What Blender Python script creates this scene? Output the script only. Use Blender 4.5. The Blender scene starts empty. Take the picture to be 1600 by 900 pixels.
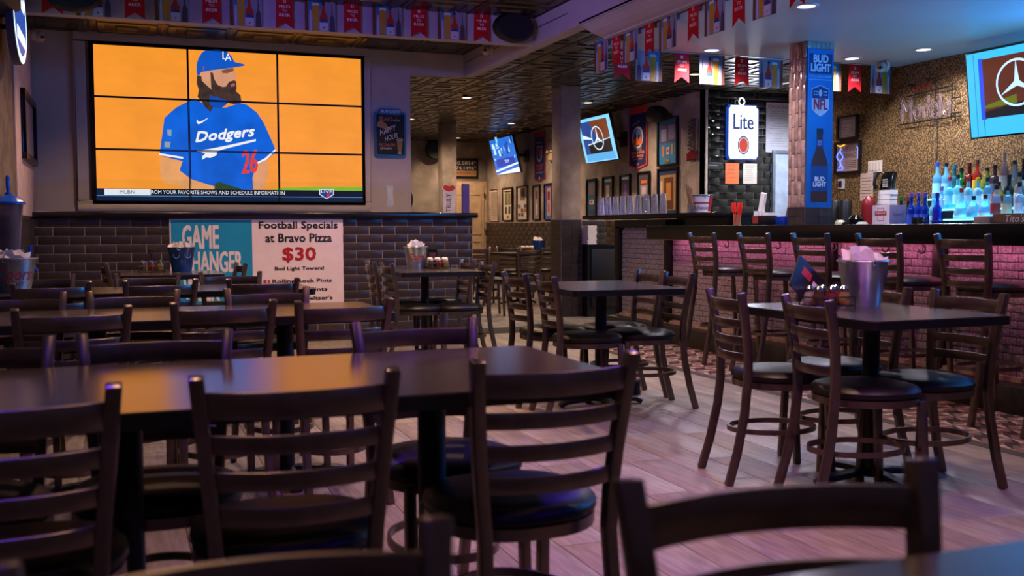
import bpy, bmesh, math, random
from mathutils import Vector, Matrix
random.seed(7)
SC = bpy.context.scene
COL = SC.collection
R = math.radians
PI = math.pi

# ------------------------------------------------------------------ camera
cam = bpy.data.cameras.new('camera'); cam.sensor_width = 36; cam.lens = 36.0; cam.clip_start = .05
camo = bpy.data.objects.new('camera', cam); COL.objects.link(camo)
camo.location = (0, 0, 1.10)
camo.rotation_euler = (Matrix.Rotation(-R(20.87), 3, 'Z') @ Matrix.Rotation(R(90) - math.atan(93 / 1600), 3, 'X') @ Matrix.Rotation(-R(.2), 3, 'Z')).to_euler()
cam.dof.use_dof = True; cam.dof.focus_distance = 8.6; cam.dof.aperture_fstop = 4.0
SC.camera = camo
# ------------------------------------------------------------------ world, exposure
W = bpy.data.worlds.new('night'); SC.world = W; W.use_nodes = True
W.node_tree.nodes['Background'].inputs[0].default_value = (.02, .02, .03, 1); W.node_tree.nodes['Background'].inputs[1].default_value = .3
VS = SC.view_settings; VS.view_transform = 'Standard'; VS.look = 'None'; VS.exposure = 0.0; VS.gamma = 1; VS.use_curve_mapping = False
# ------------------------------------------------------------------ room lights (bare lamps, no fixtures built)
def hexl(h):
    c = [int(h[i:i + 2], 16) / 255 for i in (0, 2, 4)]
    return tuple(x / 12.92 if x <= .04045 else ((x + .055) / 1.055) ** 2.4 for x in c)
def area(name, loc, rot, sx, sy, col, power):
    l = bpy.data.lights.new(name, 'AREA'); l.shape = 'RECTANGLE'; l.size = sx; l.size_y = sy; l.color = hexl(col); l.energy = power
    o = bpy.data.objects.new(name, l); COL.objects.link(o); o.location = loc; o.rotation_euler = rot; return o
def spot(name, loc, aim, col, power, ang=100, blend=.6, rad=.05):
    l = bpy.data.lights.new(name, 'SPOT'); l.color = hexl(col); l.energy = power; l.spot_size = R(ang); l.spot_blend = blend; l.shadow_soft_size = rad
    o = bpy.data.objects.new(name, l); COL.objects.link(o); o.location = loc
    o.rotation_euler = (Vector(aim) - Vector(loc)).to_track_quat('-Z', 'Y').to_euler(); return o
WARM = 'FFCFA6'; VIO = '5A2CFF'; PINK = 'FF5AB8'; CYAN = '4FD0FF'
for (x, y, p) in ((.2, .4, 55), (2.4, .6, 60), (.2, 3.4, 100), (2.3, 3.4, 140), (.2, 6.4, 120), (2.2, 6.4, 170), (3.0, 1.9, 80), (.3, 7.9, 90), (2.4, 7.9, 150), (.4, 9.0, 110), (2.5, 9.0, 170)):
    spot('dining_downlight', (x, y, 2.90), (x, y, 0), WARM, p, 130, .8, .05)
for (x, y, ax, ay, p) in ((-.5, -.9, .6, 3.2, 30), (2.9, -.8, 2.2, 3.2, 70), (3.3, 5.2, 1.9, 4.0, 80), (-.6, 5.0, 1.0, 6.4, 10), (3.3, 7.9, 2.4, 6.6, 75)):
    spot('violet_party_spot', (x, y, 2.82), (ax, ay, .3), VIO, p, 80, .7, .06)
spot('violet_party_spot', (-.3, 4.6, 2.6), (2.6, 8.5, 2.86), '8A74FF', 220, 56, .8, .08)
spot('violet_party_spot', (-.4, 3.1, 2.8), (-.1, 2.0, .7), VIO, 150, 40, .7, .05)
spot('violet_party_spot', (.4, 4.6, 2.8), (.85, 3.0, .8), VIO, 120, 34, .7, .05)
spot('violet_party_spot', (-.4, 3.4, 2.2), (3.5, 6.6, 2.76), 'C8A8FF', 260, 50, .8, .08)
for fx, ax, p, an in (((.95, 1.2, 2.85), (.85, 3.0, .75), 60, 24), ((1.3, 4.9, 2.85), (3.25, 5.6, .72), 130, 26), ((2.5, 1.5, 2.85), (2.5, 3.6, .6), 80, 36), ((4.1, 2.4, 2.55), (4.45, 5.6, .9), 90, 34)):
    spot('violet_party_spot', fx, ax, VIO, p, an, .8, .04)
for (x, y, p) in ((1.5, 2.4, 140), (2.7, 2.2, 40)):
    spot('pink_party_spot', (x, y, 2.86), (x + .3, y + 1.0, 0), 'F080F0', p, 85, .9, .08)
# ------------------------------------------------------------------ materials
MATS = {}
def M(name, col, rough=.5, metal=0., var=.12, vs=8., bump=0., bs=60., objv=0., emit=0., spec=.5, trans=0., alpha=1., transl=0., ior=1.45, coat=0., col2=None, stretch=None, lo=.4, hi=.65):
    if name in MATS: return MATS[name]
    m = bpy.data.materials.new(name); m.use_nodes = True; nt = m.node_tree; N = nt.nodes; Lk = nt.links
    b = N['Principled BSDF']; out = N['Material Output']
    c = hexl(col)
    tc = N.new('ShaderNodeTexCoord'); mp = N.new('ShaderNodeMapping'); Lk.new(tc.outputs['Object'], mp.inputs[0])
    if stretch: mp.inputs['Scale'].default_value = stretch
    nz = N.new('ShaderNodeTexNoise'); nz.inputs['Scale'].default_value = vs; nz.inputs['Detail'].default_value = 4; Lk.new(mp.outputs[0], nz.inputs['Vector'])
    rp = N.new('ShaderNodeValToRGB'); rp.color_ramp.elements[0].position = lo; rp.color_ramp.elements[1].position = hi
    if col2: d = hexl(col2)
    else: d = tuple(min(1, x * (1 + var)) for x in c)
    a = c if col2 else tuple(x * (1 - var) for x in c)
    rp.color_ramp.elements[0].color = (*a, 1); rp.color_ramp.elements[1].color = (*d, 1)
    Lk.new(nz.outputs['Fac'], rp.inputs[0]); cs = rp.outputs[0]
    if objv:
        oi = N.new('ShaderNodeObjectInfo'); mr = N.new('ShaderNodeMapRange'); Lk.new(oi.outputs['Random'], mr.inputs[0])
        mr.inputs[3].default_value = 1 - objv; mr.inputs[4].default_value = 1 + objv
        mx = N.new('ShaderNodeMix'); mx.data_type = 'RGBA'; mx.blend_type = 'MULTIPLY'; mx.inputs[0].default_value = 1
        Lk.new(cs, mx.inputs[6]); Lk.new(mr.outputs[0], mx.inputs[7]); cs = mx.outputs[2]
    Lk.new(cs, b.inputs['Base Color']); b.inputs['Roughness'].default_value = rough; b.inputs['Metallic'].default_value = metal
    b.inputs['Specular IOR Level'].default_value = spec; b.inputs['IOR'].default_value = ior
    if trans: b.inputs['Transmission Weight'].default_value = trans
    if coat: b.inputs['Coat Weight'].default_value = coat; b.inputs['Coat Roughness'].default_value = max(.04, rough)
    if alpha < 1: b.inputs['Alpha'].default_value = alpha
    if emit: Lk.new(cs, b.inputs['Emission Color']); b.inputs['Emission Strength'].default_value = emit
    if bump:
        n2 = N.new('ShaderNodeTexNoise'); n2.inputs['Scale'].default_value = bs; n2.inputs['Detail'].default_value = 3; Lk.new(mp.outputs[0], n2.inputs['Vector'])
        bp = N.new('ShaderNodeBump'); bp.inputs['Strength'].default_value = bump; bp.inputs['Distance'].default_value = .01
        Lk.new(n2.outputs['Fac'], bp.inputs['Height']); Lk.new(bp.outputs[0], b.inputs['Normal'])
    if transl:
        t = N.new('ShaderNodeBsdfTranslucent'); Lk.new(cs, t.inputs[0]); mx2 = N.new('ShaderNodeMixShader'); mx2.inputs[0].default_value = transl
        Lk.new(b.outputs[0], mx2.inputs[1]); Lk.new(t.outputs[0], mx2.inputs[2]); Lk.new(mx2.outputs[0], out.inputs[0])
    MATS[name] = m; return m
def EM(col, s=1., var=.02, vs=6.):   # self-lit picture colour of a screen or sign
    n = 'glow_' + col + '_%g' % s
    return M(n, '000000', .4, 0, emit=0) if s == 0 else _em(n, col, s, var, vs)
def _em(n, col, s, var, vs):
    if n in MATS: return MATS[n]
    m = bpy.data.materials.new(n); m.use_nodes = True; nt = m.node_tree; b = nt.nodes['Principled BSDF']
    c = hexl(col); nz = nt.nodes.new('ShaderNodeTexNoise'); nz.inputs['Scale'].default_value = vs
    rp = nt.nodes.new('ShaderNodeValToRGB'); rp.color_ramp.elements[0].color = (*[x * (1 - var) for x in c], 1); rp.color_ramp.elements[1].color = (*[x * (1 + var) for x in c], 1)
    nt.links.new(nz.outputs['Fac'], rp.inputs[0]); nt.links.new(rp.outputs[0], b.inputs['Emission Color'])
    b.inputs['Base Color'].default_value = (.01, .01, .01, 1); b.inputs['Emission Strength'].default_value = s; b.inputs['Roughness'].default_value = .3
    MATS[n] = m; return m
def PR(col, rough=.6, transl=0.): return M('print_' + col + ('_t' if transl else ''), col, rough, var=.06, transl=transl)
# ------------------------------------------------------------------ mesh builder
class Panel:
    def __init__(s, O, Rv, U):
        s.O = Vector(O); s.R = Vector(Rv).normalized(); s.U = Vector(U).normalized(); s.N = s.R.cross(s.U)
    def p(s, u, v, d=0.): return s.O + s.R * u + s.U * v + s.N * d
def PY(Y): return Panel((0, Y, 0), (1, 0, 0), (0, 0, 1))
def PX(X): return Panel((X, 0, 0), (0, -1, 0), (0, 0, 1))
TXT = {}
def glyphs(s):
    if s not in TXT:
        c = bpy.data.curves.new('t', 'FONT'); c.body = s; c.resolution_u = 2; c.align_x = 'LEFT'
        o = bpy.data.objects.new('t', c); COL.objects.link(o); dg = bpy.context.evaluated_depsgraph_get()
        me = bpy.data.meshes.new_from_object(o.evaluated_get(dg))
        v = [(x.co.x, x.co.y) for x in me.vertices]; f = [tuple(p.vertices) for p in me.polygons]
        bpy.data.objects.remove(o); bpy.data.curves.remove(c); bpy.data.meshes.remove(me)
        x0 = min(a for a, _ in v); x1 = max(a for a, _ in v); y0 = min(b for _, b in v); y1 = max(b for _, b in v)
        TXT[s] = ([((a - x0) / (x1 - x0), (b - y0) / (y1 - y0)) for a, b in v], f)
    return TXT[s]
class MB:
    def __init__(s): s.v = []; s.f = []; s.mi = []; s.cur = 0; s.mats = []
    def use(s, m):
        if m not in s.mats: s.mats.append(m)
        s.cur = s.mats.index(m); return s
    def add(s, vs, fs, M4=None):
        n = len(s.v)
        s.v += [tuple(M4 @ Vector(a)) if M4 else tuple(a) for a in vs]
        s.f += [tuple(i + n for i in f) for f in fs]; s.mi += [s.cur] * len(fs); return s
    def box(s, x0, x1, y0, y1, z0, z1, M4=None):
        return s.add([(x0, y0, z0), (x1, y0, z0), (x1, y1, z0), (x0, y1, z0), (x0, y0, z1), (x1, y0, z1), (x1, y1, z1), (x0, y1, z1)],
                     [(0, 3, 2, 1), (4, 5, 6, 7), (0, 1, 5, 4), (1, 2, 6, 5), (2, 3, 7, 6), (3, 0, 4, 7)], M4)
    def poly(s, pts): return s.add(pts, [tuple(range(len(pts)))])
    def pp(s, P, pts, d=.002): return s.poly([P.p(u, v, d) for u, v in pts])
    def rect(s, P, u0, v0, u1, v1, d=.002): return s.pp(P, [(u0, v0), (u1, v0), (u1, v1), (u0, v1)], d)
    def slab(s, P, u0, v0, u1, v1, d0, d1):
        c = [P.p(u, v, d) for d in (d0, d1) for u, v in ((u0, v0), (u1, v0), (u1, v1), (u0, v1))]
        return s.add(c, [(0, 3, 2, 1), (4, 5, 6, 7), (0, 1, 5, 4), (1, 2, 6, 5), (2, 3, 7, 6), (3, 0, 4, 7)])
    def ext(s, P, pts, d0, d1):
        n = len(pts); c = [P.p(u, v, d0) for u, v in pts] + [P.p(u, v, d1) for u, v in pts]
        return s.add(c, [tuple(range(n - 1, -1, -1)), tuple(range(n, 2 * n))] + [(i, (i + 1) % n, n + (i + 1) % n, n + i) for i in range(n)])
    def frame(s, P, u0, v0, u1, v1, w, d0, d1):
        s.slab(P, u0, v0, u1, v0 + w, d0, d1); s.slab(P, u0, v1 - w, u1, v1, d0, d1); s.slab(P, u0, v0 + w, u0 + w, v1 - w, d0, d1); return s.slab(P, u1 - w, v0 + w, u1, v1 - w, d0, d1)
    def text(s, P, t, u0, v0, u1, v1, d=.003, shear=0., rise=0., flip=False):
        vs, fs = glyphs(t); o = []
        for a, b in vs:
            a2 = 1 - a if flip else a
            o.append(P.p(u0 + (u1 - u0) * a2 + shear * b * (v1 - v0), v0 + (v1 - v0) * b + rise * a, d))
        return s.add(o, fs)
    def ring(s, P, cu, cv, ru, rv, w, d=.003, n=28, a0=0, a1=2 * PI):
        o = []; full = abs(a1 - a0 - 2 * PI) < 1e-6; k = n if full else n + 1
        for i in range(k):
            a = a0 + (a1 - a0) * i / n
            o += [P.p(cu + ru * math.cos(a), cv + rv * math.sin(a), d), P.p(cu + (ru - w) * math.cos(a), cv + (rv - w) * math.sin(a), d)]
        return s.add(o, [(2 * i, 2 * ((i + 1) % k), 2 * ((i + 1) % k) + 1, 2 * i + 1) for i in range(n)])
    def ell(s, P, cu, cv, ru, rv, d=.003, n=24): return s.pp(P, [(cu + ru * math.cos(2 * PI * i / n), cv + rv * math.sin(2 * PI * i / n)) for i in range(n)], d)
    def sweep(s, path, side, w, t, closed=False):     # rectangular bar, side = fixed width axis
        path = [Vector(p) for p in path]; side = Vector(side).normalized(); n = len(path); vs = []
        for i, p in enumerate(path):
            a = path[(i - 1) % n] if (closed or i) else p; b = path[(i + 1) % n] if (closed or i < n - 1) else p
            T = (b - a).normalized(); Nn = T.cross(side).normalized()
            vs += [p - side * w / 2 - Nn * t / 2, p + side * w / 2 - Nn * t / 2, p + side * w / 2 + Nn * t / 2, p - side * w / 2 + Nn * t / 2]
        fs = []
        for i in range(n if closed else n - 1):
            a = 4 * i; b = 4 * ((i + 1) % n)
            fs += [(a + j, a + (j + 1) % 4, b + (j + 1) % 4, b + j) for j in range(4)]
        if not closed: fs += [(3, 2, 1, 0), tuple(4 * (n - 1) + j for j in range(4))]
        return s.add(vs, fs)
    def tube(s, path, r, n=8, closed=False):
        path = [Vector(p) for p in path]; k = len(path); vs = []; ref = None
        for i, p in enumerate(path):
            a = path[(i - 1) % k] if (closed or i) else p; b = path[(i + 1) % k] if (closed or i < k - 1) else p
            T = (b - a).normalized()
            if ref is None: ref = T.orthogonal()
            ref = (ref - T * ref.dot(T)).normalized(); B = T.cross(ref); rr = r[i] if isinstance(r, (list, tuple)) else r
            vs += [p + (ref * math.cos(2 * PI * j / n) + B * math.sin(2 * PI * j / n)) * rr for j in range(n)]
        fs = []
        for i in range(k if closed else k - 1):
            a = n * i; b = n * ((i + 1) % k); fs += [(a + j, a + (j + 1) % n, b + (j + 1) % n, b + j) for j in range(n)]
        if not closed: fs += [tuple(range(n - 1, -1, -1)), tuple(n * (k - 1) + j for j in range(n))]
        return s.add(vs, fs)
    def lathe(s, prof, n=16, c=(0, 0, 0), sx=1., sy=1.):
        c = Vector(c); vs = []; k = len(prof)
        for r, z in prof: vs += [c + Vector((r * sx * math.cos(2 * PI * j / n), r * sy * math.sin(2 * PI * j / n), z)) for j in range(n)]
        fs = []
        for i in range(k - 1): fs += [(n * i + j, n * i + (j + 1) % n, n * (i + 1) + (j + 1) % n, n * (i + 1) + j) for j in range(n)]
        if prof[0][0] > 1e-5: fs.append(tuple(range(n - 1, -1, -1)))
        if prof[-1][0] > 1e-5: fs.append(tuple(n * (k - 1) + j for j in range(n)))
        return s.add(vs, fs)
    def mesh(s, name, mat=None, smooth=False, bevel=0., org=(0, 0, 0)):
        me = bpy.data.meshes.new(name); o = Vector(org)
        me.from_pydata([tuple(Vector(a) - o) for a in s.v], [], s.f)
        ms = s.mats if s.mats else [mat]
        for m in ms: me.materials.append(m)
        if s.mats: me.polygons.foreach_set('material_index', s.mi)
        if bevel:
            bm = bmesh.new(); bm.from_mesh(me); bmesh.ops.remove_doubles(bm, verts=bm.verts, dist=1e-5)
            bmesh.ops.bevel(bm, geom=[e for e in bm.edges if e.calc_face_angle(0) > .6], offset=bevel, segments=2, affect='EDGES', profile=.5); bm.to_mesh(me); bm.free()
        if smooth or bevel:
            me.polygons.foreach_set('use_smooth', [True] * len(me.polygons)); me.set_sharp_from_angle(angle=R(40))
        me.update(); return me
    def build(s, name, mat=None, parent=None, org=None, **k):
        if org is None: org = tuple(parent['_o']) if parent is not None and '_o' in parent else (0, 0, 0)
        o = bpy.data.objects.new(name, s.mesh(name, mat, org=org, **k)); COL.objects.link(o)
        if parent is not None: o.parent = parent
        else: o.location = org
        return o
def tag(o, label=None, cat=None, group=None, kind=None):
    if label: o['label'] = label
    if cat: o['category'] = cat
    if group: o['group'] = group
    if kind: o['kind'] = kind
    return o
ORG = {}
def thing(name, label, cat, loc=(0, 0, 0), rz=0., group=None, world=False):
    o = bpy.data.objects.new(name, None); COL.objects.link(o); o.location = loc; o.rotation_euler = (0, 0, rz); o.empty_display_size = .05
    if world: o['_o'] = tuple(float(x) for x in loc)     # parts of this thing are written in room coordinates
    return tag(o, label, cat, group)
def inst(me, name, parent, loc, rot=None, sc=None):
    o = bpy.data.objects.new(name, me); COL.objects.link(o); o.location = loc
    if parent is not None: o.parent = parent
    if rot: o.rotation_euler = rot
    if sc: o.scale = sc
    return o
def struct(name, mb, mat, label=None, **k):
    o = mb.build(name, mat, **k); o['kind'] = 'structure'
    if label: o['label'] = label
    return o
def copy_tree(o, parent=None):
    c = o.copy(); COL.objects.link(c); c.parent = parent
    for ch in o.children: copy_tree(ch, c)
    return c
# shared materials
mGun = M('gunmetal', '6A5C52', .30, .85, .10, 20)
mVinyl = M('black_vinyl', '14110E', .42, 0, .2, 30, .08, 200, spec=.35)
mVinylR = M('oxblood_vinyl', '241210', .42, 0, .2, 30, spec=.6)
mTop = M('table_laminate', '3A3028', .19, 0, .06, 40, spec=1., ior=1.9, coat=.6)
mEdge = M('black_edge', '0C0A09', .4)
mIron = M('black_iron', '0B0B0D', .5, 0, .2, 30, .1, 150)
mBlack = M('black_plastic', '0E0E10', .4)
mBlackG = M('black_gloss', '0A0A0C', .12, coat=.4)
mChrome = M('chrome', 'D8D8DC', .12, 1.)
mWhite = M('white_paper', 'E2D8D4', .8, var=.04)
mNap = M('napkin_paper', 'E4DAD8', .9, var=.05, bump=.1, bs=40)
# ================================================================== the room shell
XL, XR, YF = -.745, 7.0, 19.8
mPlaster = M('grey_plaster', 'B0A39F', .75, 0, .06, 3, .05, 120)
mLilac = M('pale_soffit_paint', 'A69CA6', .6, 0, .04, 3)
mConc = M('rough_concrete', '988A7E', .9, 0, .25, 3.5, .5, 22)
mBronze = M('bronze_glitter_wall', '4C3C2A', .40, .5, 0, 75, .3, 160, col2='B08C5A', lo=.45, hi=.62)
mGroutD = M('dark_grout', '968C86', .9)
mGroutB = M('pale_grout', '9A9694', .9)
mBarCeil = M('white_bar_ceiling', 'B4B2B6', .45, 0, .03, 2)
mTin = M('tin_tile', '4C463F', .30, .8, .18, 10, objv=.18)
mTinBack = M('ceiling_void', '14110F', .9)
mDarkTile = M('brown_black_tile', '352C2A', .32, 0, .18, 14, .1, 60, objv=.22)
mBlkTile = M('bottle_black_tile', '0C110F', .07, 0, .2, 30, .25, 18, coat=.5)
mStone = M('pale_split_stone', '8A8288', .7, 0, .35, 60, .6, 90, objv=.14)
mPlank = M('oak_look_plank', '7E726A', .48, 0, .2, 5, .05, 60, objv=.10, stretch=(9, 1, 1))
mGroutF = M('floor_joint', '3A322E', .9)
# --- floor
fl = struct('floor', MB().box(XL - .2, 8.6, -2.6, 20.0, -.10, -.004), mGroutF, 'wood-look plank floor with a patterned tile strip before the bar')
def plankmesh(w, l): return MB().box(0, w, 0, l, -.012, 0).mesh('plank', mPlank, bevel=.0015)
PW, PL = .2, 1.2
pm = plankmesh(PW - .003, PL - .003)
mbf = MB(); npl = 0
for i in range(25):
    x = -.80 + i * PW + 0.0; off = (i * .47) % 1.0 * PL
    for j in range(-3, 9):
        y = j * PL + off - .6
        if y + PL < -2.5 or y > 10.05: continue
        if x + PW > 4.11: continue
        y1 = min(y + PL, 10.05)
        if y1 - y < .02: continue
        if y1 - y < PL - .01 or y < -.5:
            mbf.box(x, x + PW - .003, y, y1 - .003, -.012, 0)
        else: inst(pm, 'plank', fl, (x, y, 0)); npl += 1
for i in range(21):
    x = 2.87 + i * PW; off = (i * .47) % 1.0 * PL
    for j in range(0, 9):
        y = 10.64 + (j - 1) * PL + off; y0 = max(y, 10.64); y1 = min(y + PL, YF)
        if y1 - y0 < .05: continue
        if y1 - y0 > PL - .01 and j < 4 and npl < 290: inst(pm, 'plank', fl, (x, y, 0)); npl += 1
        else: mbf.box(x, x + PW - .003, y0, y1 - .003, -.012, 0)
tag(mbf.build('plank_field', mPlank, fl), kind='stuff')
MB().box(2.9, 5.1, 10.05, 10.64, -.012, .002).build('threshold_strip', M('dark_threshold', '140F0C', .8), fl, bevel=.001)
# patterned cement tiles in front of the bar
mT1, mT2, mT3 = M('cement_dark', '2E2422', .5), M('cement_cream', 'AE968C', .5), M('cement_rose', '70504C', .5)
tb = MB(); tb.use(mT2).box(0, .197, 0, .197, -.012, 0); q = .197; h = q / 2
PZ = Panel((0, 0, 0), (1, 0, 0), (0, 1, 0))
tb.use(mT1).pp(PZ, [(h, h * .45), (h * 1.55, h), (h, h * 1.55), (h * .45, h)], .0006)
tb.use(mT3)
for a in range(4):
    c, s_ = math.cos(a * PI / 2), math.sin(a * PI / 2)
    tb.pp(PZ, [(h + (u * c - w * s_), h + (u * s_ + w * c)) for u, w in ((-h, -h), (0, -h), (0, -h * .55), (-h * .3, -h * .3))], .0006)
tb.use(mT1)
for a in range(4):
    c, s_ = math.cos(a * PI / 2), math.sin(a * PI / 2)
    tb.pp(PZ, [(h + (u * c - w * s_), h + (u * s_ + w * c)) for u, w in ((-h, -h), (-h * .3, -h * .3), (-h * .55, 0), (-h, 0))][0:3], .0008)
tm = tb.mesh('pattern_tile')
for i in range(4):
    for j in range(39): inst(tm, 'pattern_tile', fl, (4.10 + i * .2, 2.2 + j * .2, 0))
# --- walls
def wall(name, x0, x1, y0, y1, z0, z1, m, label=None): return struct(name, MB().box(x0, x1, y0, y1, z0, z1), m, label)
mDam = M('brown_patterned_wallpaper', '5A4C42', .7, 0, 0, 5, .05, 60, col2='6E5E50', lo=.49, hi=.52)
wl = wall('wall_left', XL - .15, XL, -2.6, 10.5, 0, 3.0, mDam, 'brown mottled wall at the left edge')
MB().box(XL, XL + .012, 8.75, 10.48, 1.22, 2.9).build('pale_panel', M('pink_white_panel', 'C8AEA8', .6), wl, bevel=.003)
wall('wall_front', XL - .15, 2.87, 10.5, 10.75, 0, 3.0, mPlaster, 'grey plaster wall that carries the video wall')
struct('wall_front_header', MB().box(2.87, 3.46, 10.5, 10.62, 2.72, 3.0), mPlaster, 'plaster header beside the video wall')
wall('wall_back', XL - .15, 7.15, -2.75, -2.6, 0, 3.0, mPlaster)
wall('wall_far', 2.72, 7.15, YF, YF + .15, 0, 3.0, mConc, 'concrete wall at the far end of the rear dining room')
wall('wall_far_side', 2.72, 2.87, 10.75, YF, 0, 3.0, mConc)
wr = wall('wall_right', XR, XR + .15, 11.4, YF, 0, 3.0, mConc, 'concrete wall hung with framed sports prints and pennants')
we = wall('wall_bar_end', XR + .0, 8.45, 11.4, 11.55, 0, 3.0, mGroutB, 'glossy black brick-tile wall behind the bar end')
wb = wall('wall_bar', 6.85, 7.0, -2.6, 8.75, 0, 3.0, mBronze, 'glittering bronze wall behind the bottles')
wall('wall_passage', 8.45, 8.6, 8.5, 11.55, 0, 3.0, mPlaster); wall('wall_passage_side', 7.0, 8.45, 8.6, 8.75, 0, 3.0, mPlaster)
# tile pieces
def tiles_y(parent, Yf, x0, x1, ztop, rows, tw, th, g, mat, name='tile', lim=999, first=0., proud=.008, stuffrows=None):
    """running-bond tiles on a wall that faces -Y; returns nothing"""
    cache = {}; st = MB(); n = 0
    for r in range(rows):
        z1 = ztop - r * th; xo = x0 - (first if r % 2 == 0 else (first + tw / 2) % tw)
        x = xo
        while x < x1 - .01:
            a = max(x, x0); b = min(x + tw, x1); x += tw
            if b - a < .015: continue
            if n < lim and (stuffrows is None or r < stuffrows):
                key = round(b - a, 3)
                if key not in cache: cache[key] = MB().box(0, key - g, -proud, 0, -th + g, 0).mesh(name, mat, bevel=.002)
                inst(cache[key], name, parent, (a, Yf, z1)); n += 1
            else: st.box(a, b - g, Yf - proud, Yf, z1 - th + g, z1)
    if st.v: tag(st.build(name + '_field', mat, parent, org=(0, 0, 0)), kind='stuff')
def tiles_x(parent, Xf, y0, y1, ztop, rows, tw, th, g, mat, name='tile', lim=999, first=0., proud=.008, stuffrows=None, near_first=True, near_y=-9):
    cache = {}; st = MB(); n = 0
    for r in range(rows):
        z1 = ztop - r * th; y = y0 - (first if r % 2 == 0 else (first + tw / 2) % tw)
        while y < y1 - .01:
            a = max(y, y0); b = min(y + tw, y1); y += tw
            if b - a < .015: continue
            if n < lim and (stuffrows is None or r < stuffrows) and a > near_y:
                key = round(b - a, 3)
                if key not in cache: cache[key] = MB().box(-proud, 0, 0, key - g, -th + g, 0).mesh(name, mat, bevel=.0015)
                inst(cache[key], name, parent, (Xf, a, z1)); n += 1
            else: st.box(Xf - proud, Xf, a, b - g, z1 - th + g, z1)
    if st.v: tag(st.build(name + '_field', mat, parent, org=(0, 0, 0)), kind='stuff')
# --- tiled half wall under the video wall
hw = struct('wall_divider', MB().box(XL, 3.413, 10.1, 10.35, 0, 1.206), mGroutD, 'half-height wall of dark brick-shaped tiles below the video wall')
tiles_y(hw, 10.1, XL, 3.413, 1.203, 15, .263, .0802, .006, mDarkTile, first=.216, lim=290, proud=.004)
struct('trim_1', MB().box(XL, 3.462, 10.05, 10.42, 1.208, 1.262), M('ledge_black', '15110F', .2), 'black polished ledge on the tiled half wall', bevel=.012)
# wainscot of the left wall
lw = struct('wall_left_wainscot', MB().box(XL, XL + .02, 6.0, 10.1, 0, 1.2), mGroutD)
tiles = MB()
cache = {}
for r in range(15):
    y = 6.0 - (0 if r % 2 else .13)
    while y < 10.09:
        a = max(y, 6.0); b = min(y + .263, 10.09); y += .263
        if b - a < .02: continue
        k = round(b - a, 3)
        if k not in cache: cache[k] = MB().box(0, .008, 0, k - .004, -.0762, 0).mesh('tile', mDarkTile)
        inst(cache[k], 'tile', lw, (XL + .02, a, 1.2 - r * .0802))
# wainscot of the right wall, rear dining room
rw = struct('wall_right_wainscot', MB().box(XR - .02, XR, 11.42, YF, 0, 1.21), mGroutD, 'dark tiled wainscot under the framed prints')
tiles_x(rw, XR - .02, 11.42, YF, 1.205, 15, .263, .0802, .004, mDarkTile, lim=240, stuffrows=7)
struct('trim_2', MB().box(XR - .035, XR, 11.42, YF, 1.205, 1.222), M('wainscot_cap', '8E8078', .5))
# black tile wall
tiles_y(we, 11.4, XR, 8.45, 2.85, 20, .262, .0925, .006, mBlkTile, lim=290, first=.06, proud=.007)
struct('trim_tile_edge', MB().box(6.985, 7.012, 11.375, 11.4, 1.2, 2.85), M('pale_edge_trim', 'A8A09C', .4), 'pale edge trim of the black tile wall')
# columns
def column(name, x0, x1, y0, y1, z1, label):
    c = struct(name, MB().box(x0, x1, y0, y1, 0, z1), mConc, label, bevel=.006)
    base = MB().box(x0 - .012, x1 + .012, y0 - .012, y1 + .012, 0, 1.22).build('column_base', M('pale_tile_trim', '8E8480', .6), c)
    bt = MB().box(0, .131, -.006, 0, -.076, 0).mesh('tile', mDarkTile); bs = MB().box(-.006, 0, 0, .155, -.076, 0).mesh('tile', mDarkTile)
    for r in range(15):
        for k in range(2):
            inst(bt, 'tile', base, (x0 - .004 + k * (x1 - x0 + .012) / 2, y0 - .012, 1.205 - r * .0802))
            inst(bs, 'tile', base, (x0 - .012, y0 - .004 + k * (y1 - y0 + .012) / 2, 1.205 - r * .0802))
    return c
column('column_1', 5.10, 5.36, 11.65, 11.95, 2.9, 'square concrete column with tiled foot beside the bar end')
column('column_2', 5.06, 5.30, 16.5, 16.78, 2.9, 'concrete column standing far back in the rear dining room')
# --- ceilings
def tin(s=.6):
    o = MB(); rings = [(0, 0), (.035, 0), (.05, .012), (.11, .012), (.125, 0), (.20, 0), (.215, .016), (.26, .016)]
    vs = []
    for i_, z in rings: vs += [(i_, i_, -z), (s - i_, i_, -z), (s - i_, s - i_, -z), (i_, s - i_, -z)]
    fs = []
    for k in range(len(rings) - 1):
        for j in range(4): fs.append((4 * k + j, 4 * k + (j + 1) % 4, 4 * k + 4 + (j + 1) % 4, 4 * k + 4 + j))
    fs.append((4 * len(rings) - 4, 4 * len(rings) - 3, 4 * len(rings) - 2, 4 * len(rings) - 1))
    o.add(vs, [f[::-1] for f in fs]); return o.mesh('tin_tile', mTin)
TIN = tin(.602)
def tinfield(name, x0, nx, y0, ny, z, label=None, skip=None, box=None):
    bx = box or (x0, x0 + nx * .61, y0, y0 + ny * .61)
    c = struct(name, MB().box(bx[0], bx[1], bx[2], bx[3], z + .002, z + .12), mTinBack, label)
    tee = MB()
    for i in range(nx):
        for j in range(ny):
            if skip and skip(i, j): continue
            inst(TIN, 'tin_tile', c, (x0 + i * .61 + .004, y0 + j * .61 + .004, z))
    for i in range(nx + 1): tee.box(x0 + i * .61 - .012, x0 + i * .61 + .012, y0 if not (skip and i < 1) else 10.63, y0 + ny * .61, z - .006, z + .001)
    for j in range(ny + 1): tee.box(x0 if not (skip and y0 + j * .61 < 10.6) else 3.59, x0 + nx * .61, y0 + j * .61 - .012, y0 + j * .61 + .012, z - .006, z + .001)
    tee.build('grid_bars', M('grid_bronze', '4A4036', .4, .6), c); return c
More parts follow.
